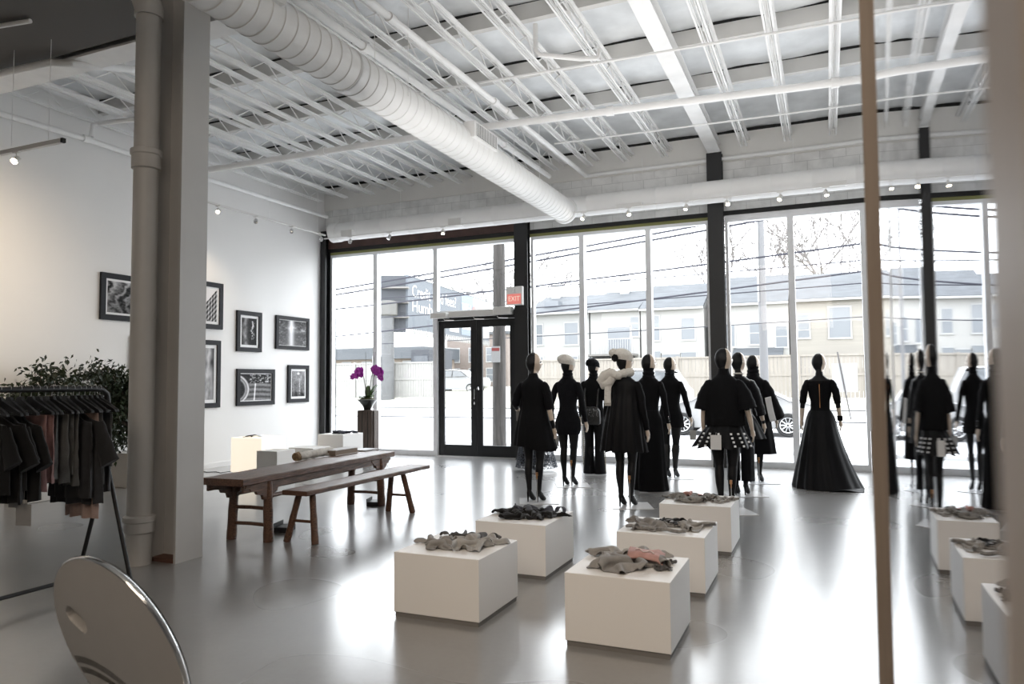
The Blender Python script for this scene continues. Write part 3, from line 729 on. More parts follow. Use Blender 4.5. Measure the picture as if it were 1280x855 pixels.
for i, pts in enumerate(([(-.03, 0, .06), (-.05, 0, .3), (-.09, .0, .50), (-.15, .0, .60), (-.24, .0, .60), (-.33, 0, .50)], [(.03, 0, .06), (.06, 0, .3), (.10, 0, .52), (.16, 0, .63), (.26, 0, .62), (.35, 0, .50)], [(.08, 0, .06), (.10, .03, .28), (.13, .03, .5), (.21, .02, .66), (.30, .02, .60), (.37, .02, .42)])):
    st = MB().tube([Vector(p) for p in pts], [.008, .008, .007, .006, .005, .003], 8).build('flower_stem', stemm, t)
    for u in range(9 if i else 10):
        f_ = 2.6+u/9*2.4; k = int(min(4, f_)); p = Vector(pts[k]).lerp(Vector(pts[min(5, k+1)]), min(1, f_-k))
        p += Vector((rng.uniform(-.03, .03), rng.uniform(-.06, .02), rng.uniform(-.04, .04)))
        b = MB(); flower(b, p, Vector((rng.uniform(-.6, .6), -1, rng.uniform(-.2, .5))), .078); b.build('flower', petal, t, recalc=False)
for x, z in ((-.06, 1.0), (.13, 1.0), (.17, 1.0)):
    MB().tube([(x*.5, .02, .06), (x*.8, .02, .5), (x, .02, z)], [.005, .005, .004], 6).build('support_stake', stemm, t)

# ================================================================== FICUS PLANTS
ficm = mat('dark_ficus_leaf', (.030, .046, .018), .4, col2=(.014, .022, .010), scale=3, spec=.4)
barkm = mat('ficus_bark', (.11, .085, .06), .8)
planterm = mat('warm_white_planter', (.56, .53, .49), .6)
def ficus(label, loc, lobes, nleaf, seed, pot=(.26, .50)):
    t = thing('potted_ficus', label, 'plant', loc)
    w, h = pot
    b = MB()
    b.rings([[Vector((sx*k, sy*k, z)) for sx, sy in ((-1, -1), (1, -1), (1, 1), (-1, 1))] for k, z in ((w*.96, 0), (w, h), (w-.03, h), (w-.04, h-.06))], True, True)
    b.build('planter', planterm, t, smooth=False, bevel=.008)
    r = random.Random(seed); br = MB(); lf = MB()
    for k in range(3):
        br.tube([(.05*cos(k*2.1), .05*sin(k*2.1), h-.06), (.06*cos(k*2.1+.8), .06*sin(k*2.1+.8), h+.2), (.05*cos(k*2.1+1.7), .05*sin(k*2.1+1.7), h+.45)], [.018, .016, .013], 8)
    for (c_, rad) in lobes:
        for k in range(26):
            dr = Vector((r.gauss(0, 1), r.gauss(0, 1), r.gauss(0, 1)+.2)).normalized()
            e = Vector(c_)+Vector((dr.x*rad[0], dr.y*rad[1], dr.z*rad[2]))*r.uniform(.6, 1.05)
            s0 = Vector((0, 0, h+.35)); mid = s0.lerp(e, .55)+Vector((0, 0, .10))
            br.tube([s0, mid, e, e+Vector((dr.x*.04, dr.y*.04, -.09))], [.007, .005, .003, .0015], 5)
            for q in range(nleaf//26):
                u = r.random(); p = mid.lerp(e, u) if r.random() < .55 else e+Vector((r.gauss(0, .07), r.gauss(0, .07), r.gauss(-.05, .08)))
                p = p+Vector((r.gauss(0, .045), r.gauss(0, .045), r.gauss(0, .045)))
                d_ = Vector((r.gauss(0, 1), r.gauss(0, 1), -.9+r.gauss(0, .5))).normalized(); n_ = d_.cross(Vector((r.gauss(0, 1), r.gauss(0, 1), r.gauss(0, 1)))).normalized()
                L = r.uniform(.065, .11); W = L*.22; f_ = d_.cross(n_)*.006
                lf.add([p, p+d_*L*.4+n_*W+f_, p+d_*L, p+d_*L*.4-n_*W+f_, p+d_*L*.45], [(0, 1, 4), (1, 2, 4), (2, 3, 4), (3, 0, 4)])
    br.build('stems', barkm, t); lf.build('foliage', ficm, t, smooth=False, recalc=False)
ficus('leafy dark green ficus behind the clothes rack, farther left', (-9.62, 6.38, 0), [((0, .12, 1.42), (.34, .36, .52)), ((.05, -.1, 1.1), (.3, .3, .4))], 1300, 4, (.24, .45))
ficus('big dark green ficus in a pale planter behind the drain pipe', (-9.64, 7.86, 0), [((0, -.62, 1.50), (.36, .38, .55)), ((.05, .05, 1.32), (.36, .36, .62)), ((.1, -.25, 1.0), (.38, .45, .45))], 1600, 9, (.27, .50))

# ================================================================== PLINTHS WITH CLOTHES
def plinth(label, x0, y0, x1, y1, h=.41):
    t = thing('display_plinth', label, 'plinth', ((x0+x1)/2, (y0+y1)/2, 0), group='white display plinths')
    w, d_ = (x1-x0)/2, (y1-y0)/2
    bx('plinth_box', M['plinth'], t, -w, -d_, .03, w, d_, h, bevel=.003); bx('recessed_base', M['plinthbase'], t, -w+.008, -d_+.008, 0, w-.008, d_-.008, .03)
    return t
plinth('white plinth at front left, loose grey clothes on top', -2.605, 4.08, -1.995, 4.69)
plinth('white plinth nearest the camera, grey clothes with a pink piece', -1.412, 4.0, -.81, 4.60)
plinth('white plinth behind the front left one, black clothes on top', -2.58, 5.22, -1.99, 5.88)
plinth('white plinth second in the right row, grey and black clothes', -1.435, 5.21, -.81, 5.84)
plinth('white plinth farthest back, nearest the mannequins', -1.405, 6.53, -.79, 7.16)

def clothm(name, c, **k):
    return mat(name, c, .85, bump=.12, bscale=120, var=.14, scale=14, sheen=.1, **k)
CL = dict(grey=clothm('grey_jersey', (.29, .28, .27)), grey2=clothm('light_grey_jersey', (.38, .37, .355)), dgrey=clothm('dark_grey_jersey', (.09, .088, .088)), pink=clothm('dusty_pink_jersey', (.52, .30, .27)), black=clothm('black_jersey', (.006, .006, .007)), navy=clothm('dark_navy_jersey', (.035, .036, .05)), knit=mat('ribbed_grey_knit', (.30, .29, .275), .9, bump=.9, bscale=70, var=.25, scale=40))
import numpy as np
def shirt_mask(kind, nx, ny):
    """which cells of the flat sheet belong to the garment"""
    m = np.zeros((nx, ny), bool)
    for i in range(nx):
        for j in range(ny):
            u, v = (i+.5)/nx*2-1, (j+.5)/ny*2-1
            if kind == 'shirt': k = abs(u) < .52+.05*v or (v > .18 and abs(u) < 1. and v > .18+(abs(u)-.5)*.55 and v < .98-(abs(u)-.2)*.35); k = k and not (v > .82 and abs(u) < .20)
            elif kind == 'trousers': k = abs(u) < .95 and (v > .35 or abs(u) > .10+.25*(.35-v)*.5)
            else: k = True
            m[i, j] = k
    return m
def cloth_sim(L, W, seed, kind, comp, H, n=46, steps=150):
    """position based cloth: a flat garment pushed together on a table top, so that it buckles into folds"""
    rs_ = np.random.RandomState(seed); nx, ny = n, max(12, int(n*W/L)); dx = 2*L/comp/nx
    X0, Y0 = np.meshgrid(np.arange(nx+1)*dx, np.arange(ny+1)*dx, indexing='ij'); X0 -= X0.mean(); Y0 -= Y0.mean()
    def field(k, sc):
        f = np.zeros_like(X0)
        for _ in range(k):
            a = rs_.uniform(0, 2*np.pi); fr = rs_.uniform(.6, 1.6)*sc; f += rs_.normal()*np.sin((X0*np.cos(a)+Y0*np.sin(a))*fr+rs_.uniform(0, 6.3))
        return f/np.sqrt(k)
    P = np.stack([X0*comp, Y0*comp, np.full_like(X0, .02)], -1)
    sc = 2*np.pi/L
    P[..., 0] += field(6, sc*.7)*L*.085+field(6, sc*1.8)*L*.025; P[..., 1] += field(6, sc*.7)*L*.085+field(6, sc*1.8)*L*.025
    P[..., 2] += .5*H*(1+field(8, sc*1.2))+.15*H*field(8, sc*3)
    P[..., 2] = np.maximum(P[..., 2], .003); V = np.zeros_like(P)
    def con(A, B, rest, k):
        d_ = B-A; l = np.sqrt((d_*d_).sum(-1, keepdims=True))+1e-9; c_ = d_*((l-rest)/l)*.5*k
        return c_
    pairs = [((slice(None, -1), slice(None)), (slice(1, None), slice(None)), dx, 1.), ((slice(None), slice(None, -1)), (slice(None), slice(1, None)), dx, 1.),
             ((slice(None, -1), slice(None, -1)), (slice(1, None), slice(1, None)), dx*1.4142, .5), ((slice(1, None), slice(None, -1)), (slice(None, -1), slice(1, None)), dx*1.4142, .5),
             ((slice(None, -2), slice(None)), (slice(2, None), slice(None)), dx*2, .22), ((slice(None), slice(None, -2)), (slice(None), slice(2, None)), dx*2, .22),
             ((slice(None, -4), slice(None)), (slice(4, None), slice(None)), dx*4, .05), ((slice(None), slice(None, -4)), (slice(None), slice(4, None)), dx*4, .05)]
    for s in range(steps):
        Q = P.copy(); V *= .90; V[..., 2] -= .0006; P = P+V
        for it in range(6):
            for A, B, r, k in pairs:
                c_ = con(P[A], P[B], r, k); P[A] += c_*.9; P[B] -= c_*.9
            g = P[..., 2] < .003
            P[..., 2] = np.maximum(P[..., 2], .003)
            P[..., 2] = np.where(P[..., 2] > H*1.25, P[..., 2]-(P[..., 2]-H*1.25)*.5, P[..., 2])
            # friction on the table keeps touching cloth where it is
            for q in (0, 1): P[..., q] = np.where(g, Q[..., q]+(P[..., q]-Q[..., q])*.12, Q[..., q]+(P[..., q]-Q[..., q])*.75)
        V = (P-Q)*.6
    return P, shirt_mask(kind, nx, ny)
def rumple(name, label, loc, L, W, ang, H, seed, m, sleeves=(), group=None, hem=None, freq=1., cat='clothing', kind='shirt', comp=.66):
    t = thing(name, label, cat, loc, ang, group=group)
    P, K = cloth_sim(L, W, int(seed*10), kind, comp, H)
    nx, ny = K.shape; b = MB()
    b.v = [tuple(map(float, p)) for p in P.reshape(-1, 3)]
    for i in range(nx):
        for j in range(ny):
            if K[i, j]: b.f.append((i*(ny+1)+j, (i+1)*(ny+1)+j, (i+1)*(ny+1)+j+1, i*(ny+1)+j+1)); b.mi.append(0)
    o = b.build('cloth_body', m, t, ang=180, recalc=False)
    bm = bmesh.new(); bm.from_mesh(o.data); bmesh.ops.delete(bm, geom=[v for v in bm.verts if not v.link_faces], context='VERTS'); bm.to_mesh(o.data); bm.free()
    md = o.modifiers.new('sub', 'SUBSURF'); md.levels = 1; md.render_levels = 1
    md = o.modifiers.new('thick', 'SOLIDIFY'); md.thickness = .0035; md.offset = 1
    if hem:
        (xa, ya), (xb, yb) = hem; bb = MB()
        bb.tube([Vector((lerp(xa, xb, q/10), lerp(ya, yb, q/10)+.008*sin(q*1.3), .016+.004*sin(q*2))) for q in range(11)], .015, 10, flat=.8)
        bb.build('ribbed_hem', CL['knit'], t)
    return t
Z = .411
g1 = 'clothes on the front left plinth'; g2 = 'clothes on the nearest plinth'; g3 = 'black clothes on a plinth'; g4 = 'clothes on the second right plinth'; g5 = 'clothes on the farthest plinth'
rumple('grey_shirt', 'crumpled grey top at the left of the front left plinth', (-2.42, 4.36, Z), 0.150, 0.150, .5, .055, 1.3, CL['grey'], [((-.05, -.10), -1.9, .10, .03), ((-.08, .08), 2.4, .14, .028)], g1)
rumple('grey_shirt', 'wide crumpled grey top across the right of the front left plinth', (-2.19, 4.42, Z), 0.195, 0.162, .15, .050, 5.1, CL['grey2'], [((.08, .10), .5, .14, .034), ((.1, -.06), -.3, .1, .03)], g1)
rumple('grey_shirt', 'dark grey top peeking out behind the grey ones, front left plinth', (-2.33, 4.57, Z), 0.208, 0.084, .1, .050, 8.8, CL['dgrey'], [((.12, .0), .2, .16, .024)], g1)
rumple('folded_sweater', 'large crumpled grey sweater on the nearest plinth', (-1.14, 4.27, Z), 0.260, 0.168, -.25, .055, 12.4, CL['grey'], [((-.15, .04), 2.9, .15, .036), ((.12, -.06), -.2, .17, .034)], g2)
rumple('grey_shirt', 'grey top along the back edge of the nearest plinth', (-1.17, 4.47, Z), 0.247, 0.090, .05, .050, 14.2, CL['grey2'], [((-.13, .0), 2.7, .12, .028)], g2)
rumple('grey_shirt', 'grey sleeve end sticking out at the right of the nearest plinth', (-.93, 4.33, Z), 0.092, 0.102, .4, .045, 17.9, CL['dgrey'], [], g2)
t = thing('pink_shirt', 'dusty pink folded top with pale squiggle on the grey sweater', 'clothing', (-1.02, 4.36, Z+.052), .15, group=g2)
b = MB(); b.grid(lambda u, v: (lerp(-.105, .105, u), lerp(-.085, .085, v), .014+.008*sin(u*5+v*2)-.03*sm(.8, 1, u)-.022*sm(.75, 1, 1-v)), 16, 12); b.build('folded_cloth', CL['pink'], t, solid=.012)
b = MB(); b.tube([(-.06+.012*q, -.02+.03*sin(q*1.15), .026+.008*sin((.5+(-.06+.012*q)/.21)*5+.8)) for q in range(10)], .004, 6); b.build('pale_squiggle', mat('pale_print', (.72, .60, .56), .8), t)
rumple('black_shirt', 'black crumpled top at the left of the second left plinth', (-2.36, 5.50, Z), 0.182, 0.156, .2, .045, 21.3, CL['black'], [((-.1, -.02), 3.3, .12, .03)], g3)
rumple('black_shirt', 'black crumpled top with raised folds, right half of its plinth', (-2.16, 5.54, Z), 0.195, 0.144, -.1, .055, 25.6, CL['black'], [((.08, .06), .9, .10, .035), ((.06, -.08), -.4, .12, .028)], g3)
rumple('dark_shirt', 'dark charcoal top along the back of the black clothes', (-2.28, 5.70, Z), 0.247, 0.096, .0, .045, 27.7, CL['navy'], [], g3)
rumple('folded_knit', 'grey knitted top with ribbed hem on the second right plinth', (-1.24, 5.46, Z), 0.208, 0.156, -.1, .045, 31.2, CL['grey'], [((-.12, .05), 2.7, .1, .03)], g4, hem=((-.15, -.125), (.30, -.14)))
rumple('black_shirt', 'small black bundle between the grey clothes', (-1.12, 5.62, Z), 0.138, 0.108, .2, .075, 33.4, CL['black'], [], g4)
rumple('grey_shirt', 'grey crumpled top at the right of the second right plinth', (-.955, 5.54, Z), 0.143, 0.144, .1, .055, 36.9, CL['grey2'], [((.02, .1), 1.4, .1, .03)], g4)
rumple('folded_knit', 'grey knit spread across the front of the farthest plinth', (-1.15, 6.78, Z), 0.273, 0.132, .0, .040, 41.5, CL['knit'], [((.12, -.02), -.2, .14, .034)], g5)
rumple('pink_shirt', 'dusty pink top at the back of the farthest plinth', (-1.20, 6.98, Z), 0.156, 0.102, .1, .055, 43.2, CL['pink'], [], g5)
rumple('grey_shirt', 'grey rolled top in the middle of the farthest plinth', (-1.03, 6.92, Z), 0.117, 0.090, .6, .060, 46.8, CL['dgrey'], [], g5)
rumple('grey_shirt', 'pale grey top at the right edge of the farthest plinth', (-.90, 6.86, Z), 0.111, 0.144, -.2, .035, 48.1, CL['grey2'], [], g5)
rumple('dark_garment', 'small dark folded garment on the white pedestal by the window corner', (-7.95, 10.78, .607), 0.221, 0.132, .1, .05, 51.2, CL['navy'], [])

# ================================================================== CLOTHES RACK
RX = -5.03
t = thing('clothes_rack', 'black tubular clothes rack full of hangers, left edge', 'clothes rack', (RX, 3.15, 0))
b = MB(); ye = .735
b.tube([(0, -.75, .9), (0, -.75, 1.38), (0, -.735, 1.435), (0, -.69, 1.468), (0, -.6, 1.475), (0, 0, 1.475), (0, ye-.14, 1.475), (0, ye-.05, 1.468), (0, ye-.01, 1.435), (0, ye, 1.38), (0, ye, .88)], .0205, 14); b.build('hanging_rail', M['black'], t)
for y in (-.75, ye):
    for s in (-1, 1): MB().tube([(0, y, .92), (s*.03, y, .84), (s*.30, y, 0)], .0155, 10).build('leg', M['black'], t)
    MB().tube([(-.265, y, .10), (.265, y, .10)], .012, 8).build('rung', M['black'], t)
MB().tube([(-.02, -.75, .10), (-.02, ye, .10)], .014, 10).build('base_bar', M['black'], t)
hang_b = MB()
hang_b.tube([(0, 0, -.06), (0, 0, -.02), (.004, 0, 0), (.018, 0, .016), (.020, 0, .030), (.010, 0, .044), (-.006, 0, .045), (-.016, 0, .036)], .0022, 6)
def hanger(label, y, yaw):
    t = thing('coat_hanger', label, 'hanger', (RX, y, 1.458), yaw, group='black coat hangers on the rack')
    o = hang_b.build('hook', M['chromeS'], t)
    b = MB(); pr = [(-.21, -.155), (-.20, -.135), (-.10, -.085), (-.035, -.055), (-.022, -.03), (.022, -.03), (.035, -.055), (.10, -.085), (.20, -.135), (.21, -.155), (.19, -.150), (.09, -.118), (0, -.10), (-.09, -.118), (-.19, -.150)]
    b.prism(pr, -.011, .011); b.build('shoulders', M['black'], t, smooth=False, bevel=.003)
    MB().tube([(-.19, 0, -.152), (.19, 0, -.152)], .004, 6).build('trouser_bar', M['black'], t)
    return t
def garment(name, label, y, kind, w, zt, zh, m, seed, slv=0, yaw=0., th=.02, flare=1.0):
    t = thing(name, label, 'clothing', (RX, y, zh), yaw, group='clothes on the black rack')
    rs = []; N = 64; K = 26; H = zt-zh
    for i in range(K+1):
        u = i/K; z = H*(1-u); ring = []
        if kind == 'top':
            if u < .12: ww = lerp(.06, w, u/.12)
            else: ww = lerp(w, w*flare, (u-.12)/.88)
            d_ = th*(.5+.7*min(1, u*4))
        else: ww = w*lerp(1, flare, u); d_ = th*(.7+.5*u)
        for j in range(N):
            a = 2*pi*j/N; c_, s_ = cos(a), sin(a)
            f_ = (.004+.014*u)*sin(c_*ww*62+seed*1.3+u*.8)+.006*fbm(c_*3, u*5, seed)
            x = ww*(abs(c_)**.75)*(1 if c_ >= 0 else -1)*(1+.03*fbm(u*4, seed, s_)); yy = d_*s_+f_
            drop = (.085*(abs(x)/w) if kind == 'top' and u < .12 else 0)*(1-u/.12 if u < .12 else 0)
            ring.append(Vector((x, yy, z-drop+(.006*sin(c_*9+seed) if i == K else 0))))
        rs.append(ring)
    b = MB().rings(rs, True, False); b.build('garment_body', m, t, ang=80)
    for s in ((-1, 1) if slv else ()):
        b = MB(); pts = []
        for q in range(8):
            u = q/7; pts.append(Vector((s*(w-.03+slv*.42*u), .0, H-.10-slv*.92*u)))
        b.tube(pts, [.062+.022*u_/7+.004*sin(u_*2) for u_ in range(8)], 18, flat=.3)
        b.build('sleeve', m, t, ang=80)
    return t
B_, G_, D_ = CL['black'], clothm('rack_grey', (.10, .10, .097)), clothm('rack_charcoal', (.030, .030, .033))
P_, PP_ = clothm('rack_pink', (.33, .19, .18)), clothm('rack_pale_pink', (.42, .30, .26))
spec = [(3.02, 'top', .20, 1.37, .80, B_, .24, 'black_shirt', 'black top, first one on the rack at the left edge'),
 (3.09, 'top', .21, 1.37, .74, B_, .26, 'black_shirt', 'black tee hanging second from the left edge'),
 (3.155, 'top', .20, 1.37, .82, B_, .24, 'black_shirt', 'black tee hanging third from the left edge'),
 (3.225, 'top', .21, 1.37, .74, B_, .27, 'black_shirt', 'black tee with wide sleeve in front of the pink clothes'),
 (3.30, 'bar', .15, 1.30, .78, P_, 0, 'pink_trousers', 'dusty pink piece hanging nearest the black tees'),
 (3.35, 'bar', .16, 1.30, .84, P_, 0, 'pink_trousers', 'dusty pink piece hanging right beside the grey clothes'),
 (3.40, 'bar', .15, 1.30, .86, G_, 0, 'grey_trousers', 'grey piece hanging just right of the pink clothes'),
 (3.445, 'bar', .16, 1.30, .82, G_, 0, 'grey_trousers', 'grey trousers hanging second right of the pink clothes'),
 (3.49, 'bar', .15, 1.30, .88, G_, 0, 'grey_trousers', 'grey trousers hanging third right of the pink clothes'),
 (3.55, 'bar', .17, 1.30, .80, G_, 0, 'grey_skirt', 'longest grey skirt in the middle of the rack'),
 (3.605, 'top', .20, 1.37, .70, D_, 0, 'charcoal_dress', 'dark charcoal dress left of the long sleeved one'),
 (3.65, 'top', .21, 1.38, .65, D_, .30, 'charcoal_dress', 'long charcoal dress with elbow sleeves, right half of the rack'),
 (3.695, 'bar', .17, 1.30, .545, PP_, 0, 'pale_pink_skirt', 'long pale pink skirt near the right end of the rack'),
 (3.735, 'bar', .15, 1.30, .78, G_, 0, 'grey_trousers', 'grey trousers hanging third from the right end of the rack'),
 (3.775, 'bar', .15, 1.30, .72, D_, 0, 'charcoal_trousers', 'charcoal trousers hanging second from the right end of the rack'),
 (3.815, 'bar', .15, 1.30, .90, G_, 0, 'grey_trousers', 'grey folded piece at the right end of the rack')]
for i, (y, kind, w, zt, zh, m_, sl, nm, lb) in enumerate(spec):
    yaw = .10*sin(i*1.9)
    hanger('black hanger carrying the '+lb, y, yaw)
    garment(nm, lb, y, kind, w, zt-.06 if kind == 'top' else zt, zh, m_, i*1.7, sl, yaw, flare=1.12 if kind == 'top' else 1.05)
for i, (x, y, z, h, w) in enumerate(((-4.93, 3.15, .70, .10, .055), (-4.86, 3.16, .585, .14, .06))):
    t = thing('price_tag', ['pale price tag hanging below the pink clothes, upper one', 'pale price tag hanging lowest below the pink clothes'][i], 'tag', (x, y, z), .2)
    bx('card', mat('pale_card', (.42, .41, .40), .7), t, -w, -.001, 0, w, .001, h)
    MB().tube([(0, 0, h), (0, 0, h+.16)], .0012, 5).build('string', M['whitep'], t)
t = thing('chrome_stand', 'chrome stand leg glimpsed behind the rack at the left edge', 'stand', (-6.95, 3.70, 0))
MB().tube([(0, 0, .02), (0, 0, 1.25)], .014, 10).build('pole', M['chrome'], t)
for a in (2.8, 4.9, .7): MB().tube([(0, 0, .30), (.34*cos(a), .34*sin(a), .012)], .011, 8).build('leg', M['chrome'], t)
# ================================================================== MANNEQUINS
SKIN = mat('cream_gold_mannequin_gloss', (.66, .54, .43), .28, coat=.3)
STOCK = mat('black_stocking', (.007, .007, .008), .5, spec=.25)
CLOTH = mat('black_dress_cloth', (.0055, .0055, .0065), .8, bump=.15, bscale=120, spec=.12)
CLOTH2 = mat('black_satin_cloth', (.0065, .0065, .0075), .5, bump=.1, bscale=60, spec=.12)
KNITB = mat('black_knit', (.008, .008, .010), .85, bump=.7, bscale=80, spec=.12)
SEQ = mat('black_sequins', (.010, .010, .012), .3, bump=1., bscale=160, var=.9, scale=120, spec=.12)
FURW = mat('white_knit_wool', (.70, .66, .60), .9, bump=.8, bscale=55)
BLVT = mat('black_leather', (.012, .012, .012), .32, bump=.2, bscale=40)
GOLD = mat('gold_fitting', (.62, .33, .16), .35, metal=.8)
PLATE = mat('steel_base_plate', (.72, .73, .75), .18)
CARD = mat('grey_card_tag', (.42, .42, .41), .7)
def lace_mat():
    m = bpy.data.materials.new('black_lace'); nt, b = _nodes(m); L = nt.links
    b.inputs['Base Color'].default_value = (.05, .058, .075, 1); b.inputs['Roughness'].default_value = .8
    tc = nt.nodes.new('ShaderNodeTexCoord'); v = nt.nodes.new('ShaderNodeTexVoronoi'); v.feature = 'DISTANCE_TO_EDGE'; v.inputs['Scale'].default_value = 26
    L.new(tc.outputs['Object'], v.inputs['Vector'])
    r = nt.nodes.new('ShaderNodeMapRange'); r.inputs['From Min'].default_value = .05; r.inputs['From Max'].default_value = .16; r.inputs['To Min'].default_value = 1.; r.inputs['To Max'].default_value = .25
    L.new(v.outputs['Distance'], r.inputs['Value']); L.new(r.outputs['Result'], b.inputs['Alpha'])
    return m
LACE = lace_mat()

TORSO = [(.84, .150, .100, -.012), (.92, .163, .112, -.014), (1.00, .148, .102, -.006), (1.10, .116, .084, 0), (1.18, .117, .085, .005), (1.28, .138, .100, .014), (1.36, .148, .104, .012), (1.43, .158, .088, 0), (1.475, .146, .070, -.006), (1.515, .098, .057, -.010), (1.555, .056, .052, -.008), (1.60, .047, .050, 0), (1.65, .046, .052, .006)]
def tor(z):
    T = TORSO
    if z <= T[0][0]: return T[0][1:]
    for a, b in zip(T, T[1:]):
        if z <= b[0]:
            u = (z-a[0])/(b[0]-a[0]); return tuple(lerp(a[i], b[i], u) for i in (1, 2, 3))
    return T[-1][1:]
ARM = {'hang': [(.158, -.006, 1.452), (.205, -.012, 1.33), (.228, -.020, 1.16), (.243, .015, 1.03), (.252, .055, .915)],
       'out': [(.158, -.006, 1.452), (.215, -.012, 1.33), (.255, -.020, 1.17), (.275, .03, 1.04), (.285, .09, .93)],
       'bent': [(.158, -.006, 1.452), (.215, -.02, 1.34), (.245, -.035, 1.20), (.258, .07, 1.13), (.262, .17, 1.075)]}
ARMR = [.041, .040, .034, .030, .022]
def arm_pts(kind, s): return [Vector((s*x, y, z)) for x, y, z in ARM[kind]]
def head_pt(c_, hy, th, ph):
    """th from crown 0..pi, ph around with 0 = face"""
    d_ = Vector((sin(th)*sin(ph), sin(th)*cos(ph), cos(th)))
    wz = d_.z; rx = .074*(1-.20*sm(.0, -.9, wz)); ry = .094*(1-.10*sm(.2, -1., wz)) if d_.y < 0 else .090
    p = Vector((rx*d_.x, ry*d_.y, .122*d_.z))
    f = max(0, d_.y)
    nose = exp(-((p.x/.010)**2+((p.z+.012)/.020)**2))*f; brow = exp(-((p.x/.045)**2+((p.z-.026)/.010)**2))*f
    eyes = sum(exp(-(((p.x-s*.030)/.014)**2+((p.z-.008)/.010)**2)) for s in (-1, 1))*f
    lips = exp(-((p.x/.020)**2+((p.z+.052)/.008)**2))*f; chin = exp(-((p.x/.022)**2+((p.z+.088)/.018)**2))*f
    p.y += .020*nose+.005*brow-.009*eyes+.007*lips+.010*chin
    ears = sum(exp(-(((p.y+.004)/.014)**2+((p.z+.0)/.026)**2)) for s in (1,))*(abs(d_.x)**6)
    p.x += .010*ears*(1 if p.x > 0 else -1)
    p = p*1.09
    c1, s1 = cos(hy), sin(hy)
    return c_+Vector((p.x*c1-p.y*s1, p.x*s1+p.y*c1, p.z))
HC = Vector((0, .012, 1.735))
def body(parent, hy, arms, fore):
    b = MB()
    b.rings([[Vector((rx*cos(2*pi*j/28), cy+ry*sin(2*pi*j/28), z)) for j in range(28)] for z, rx, ry, cy in TORSO])
    n1, n2 = 30, 36
    b.rings([[head_pt(HC, hy, pi*(i+.35)/(n1+.7), 2*pi*j/n2) for j in range(n2)] for i in range(n1+1)])
    b.tube([(0, 0, 1.58), (0, .006, 1.66)], [.047, .045], 20)
    for s in (-1, 1):
        dy = .022*s
        b.tube([(s*.085, -.012, .93), (s*.088, -.008, .82), (s*.082, .004, .68), (s*.072, .012+dy*.5, .53), (s*.068, -.008+dy*.7, .42), (s*.064, -.012+dy, .34), (s*.058, -.006+dy, .22), (s*.055, -.008+dy, .15)], [.088, .086, .070, .051, .052, .047, .034, .031], 18)
        # high heeled foot
        b.tube([(s*.055, -.030+dy, .155), (s*.055, -.015+dy, .125), (s*.056, .035+dy, .085), (s*.058, .085+dy, .042), (s*.060, .125+dy, .026), (s*.060, .155+dy, .020)], [.022, .034, .033, .033, .028, .014], 14)
        b.tube([(s*.055, -.042+dy, .13), (s*.055, -.046+dy, .06), (s*.055, -.047+dy, .004)], [.020, .012, .009], 10)
        P = arm_pts(arms[0] if s < 0 else arms[1], s)
        b.tube([Vector((s*.10, -.004, 1.46))]+P, [.05]+ARMR, 16)
        # hand: palm, four fingers and a thumb
        w = P[-1]; d_ = (P[-1]-P[-2]).normalized(); fwd = Vector((0, 1, 0)); fwd = (fwd-fwd.dot(d_)*d_).normalized(); side = d_.cross(fwd)*(1 if s > 0 else -1)
        b.tube([w-d_*.01, w+d_*.03, w+d_*.075], [.020, .026, .027], 14)
        b.tube([w+d_*.02+fwd*.010, w+d_*.05+fwd*.018, w+d_*.085+fwd*.014], [.016, .017, .014], 10); b.tube([w+d_*.02-fwd*.012, w+d_*.05-fwd*.020, w+d_*.085-fwd*.018], [.016, .015, .012], 10)
        for q, L in ((.030, .072), (.011, .082), (-.009, .076), (-.027, .058)):
            r0 = w+d_*.080+fwd*q; cu = side*-.010
            b.tube([r0-d_*.02, r0+d_*L*.4+fwd*q*.25+cu*.3, r0+d_*L*.75+cu*1.4+fwd*q*.3, r0+d_*L+cu*2.6+fwd*q*.3], [.0095, .009, .0085, .0065], 9)
        th = w+d_*.025+fwd*.018
        b.tube([th, th+d_*.03+fwd*.026-side*.004, th+d_*.058+fwd*.034-side*.008], [.012, .011, .008], 9)
    o = b.build('mannequin_body', [STOCK, SKIN], None, ang=180)
    md = o.modifiers.new('r', 'REMESH'); md.mode = 'VOXEL'; md.voxel_size = .0062
    ms = o.modifiers.new('s', 'SMOOTH'); ms.factor = .5; ms.iterations = 3
    dg = bpy.context.evaluated_depsgraph_get(); dg.update()
    me = bpy.data.meshes.new_from_object(o.evaluated_get(dg)); old = o.data
    bpy.data.objects.remove(o); bpy.data.meshes.remove(old)
    me.name = 'mannequin_body'; me.materials.clear(); me.materials.append(STOCK); me.materials.append(SKIN)
    c1, s1 = cos(-hy), sin(-hy)
    for p in me.polygons:
        c_ = p.center; p.use_smooth = True; k = 0
        if c_.z > 1.60:
            q = c_-HC; x, y, z = q.x*c1-q.y*s1, q.x*s1+q.y*c1, q.z
            if y > .004+.010*z/.12 and z > -.128:
                k = 1
                for e in (-1, 1):
                    if ((x-e*.034)/.019)**2+((z-.009)/.011)**2 < 1: k = 0
                if (x/.019)**2+((z+.052)/.0065)**2 < 1: k = 0
        elif abs(c_.x) > .19 and c_.z < 1.2:
            s = 0 if c_.x < 0 else 1
            wz = ARM[arms[s]][-1]; w = Vector((wz[0]*(1 if s else -1), wz[1], wz[2])); el = arm_pts(arms[s], 1 if s else -1)[2]
            u = (c_-el).dot(w-el)/(w-el).length_squared
            k = 1 if u > .98 else (1 if fore[s] and fore[s][0] < u < fore[s][1] else 0)
        p.material_index = k
    ob = bpy.data.objects.new('mannequin_body', me); COL.objects.link(ob); ob.parent = parent
    return ob
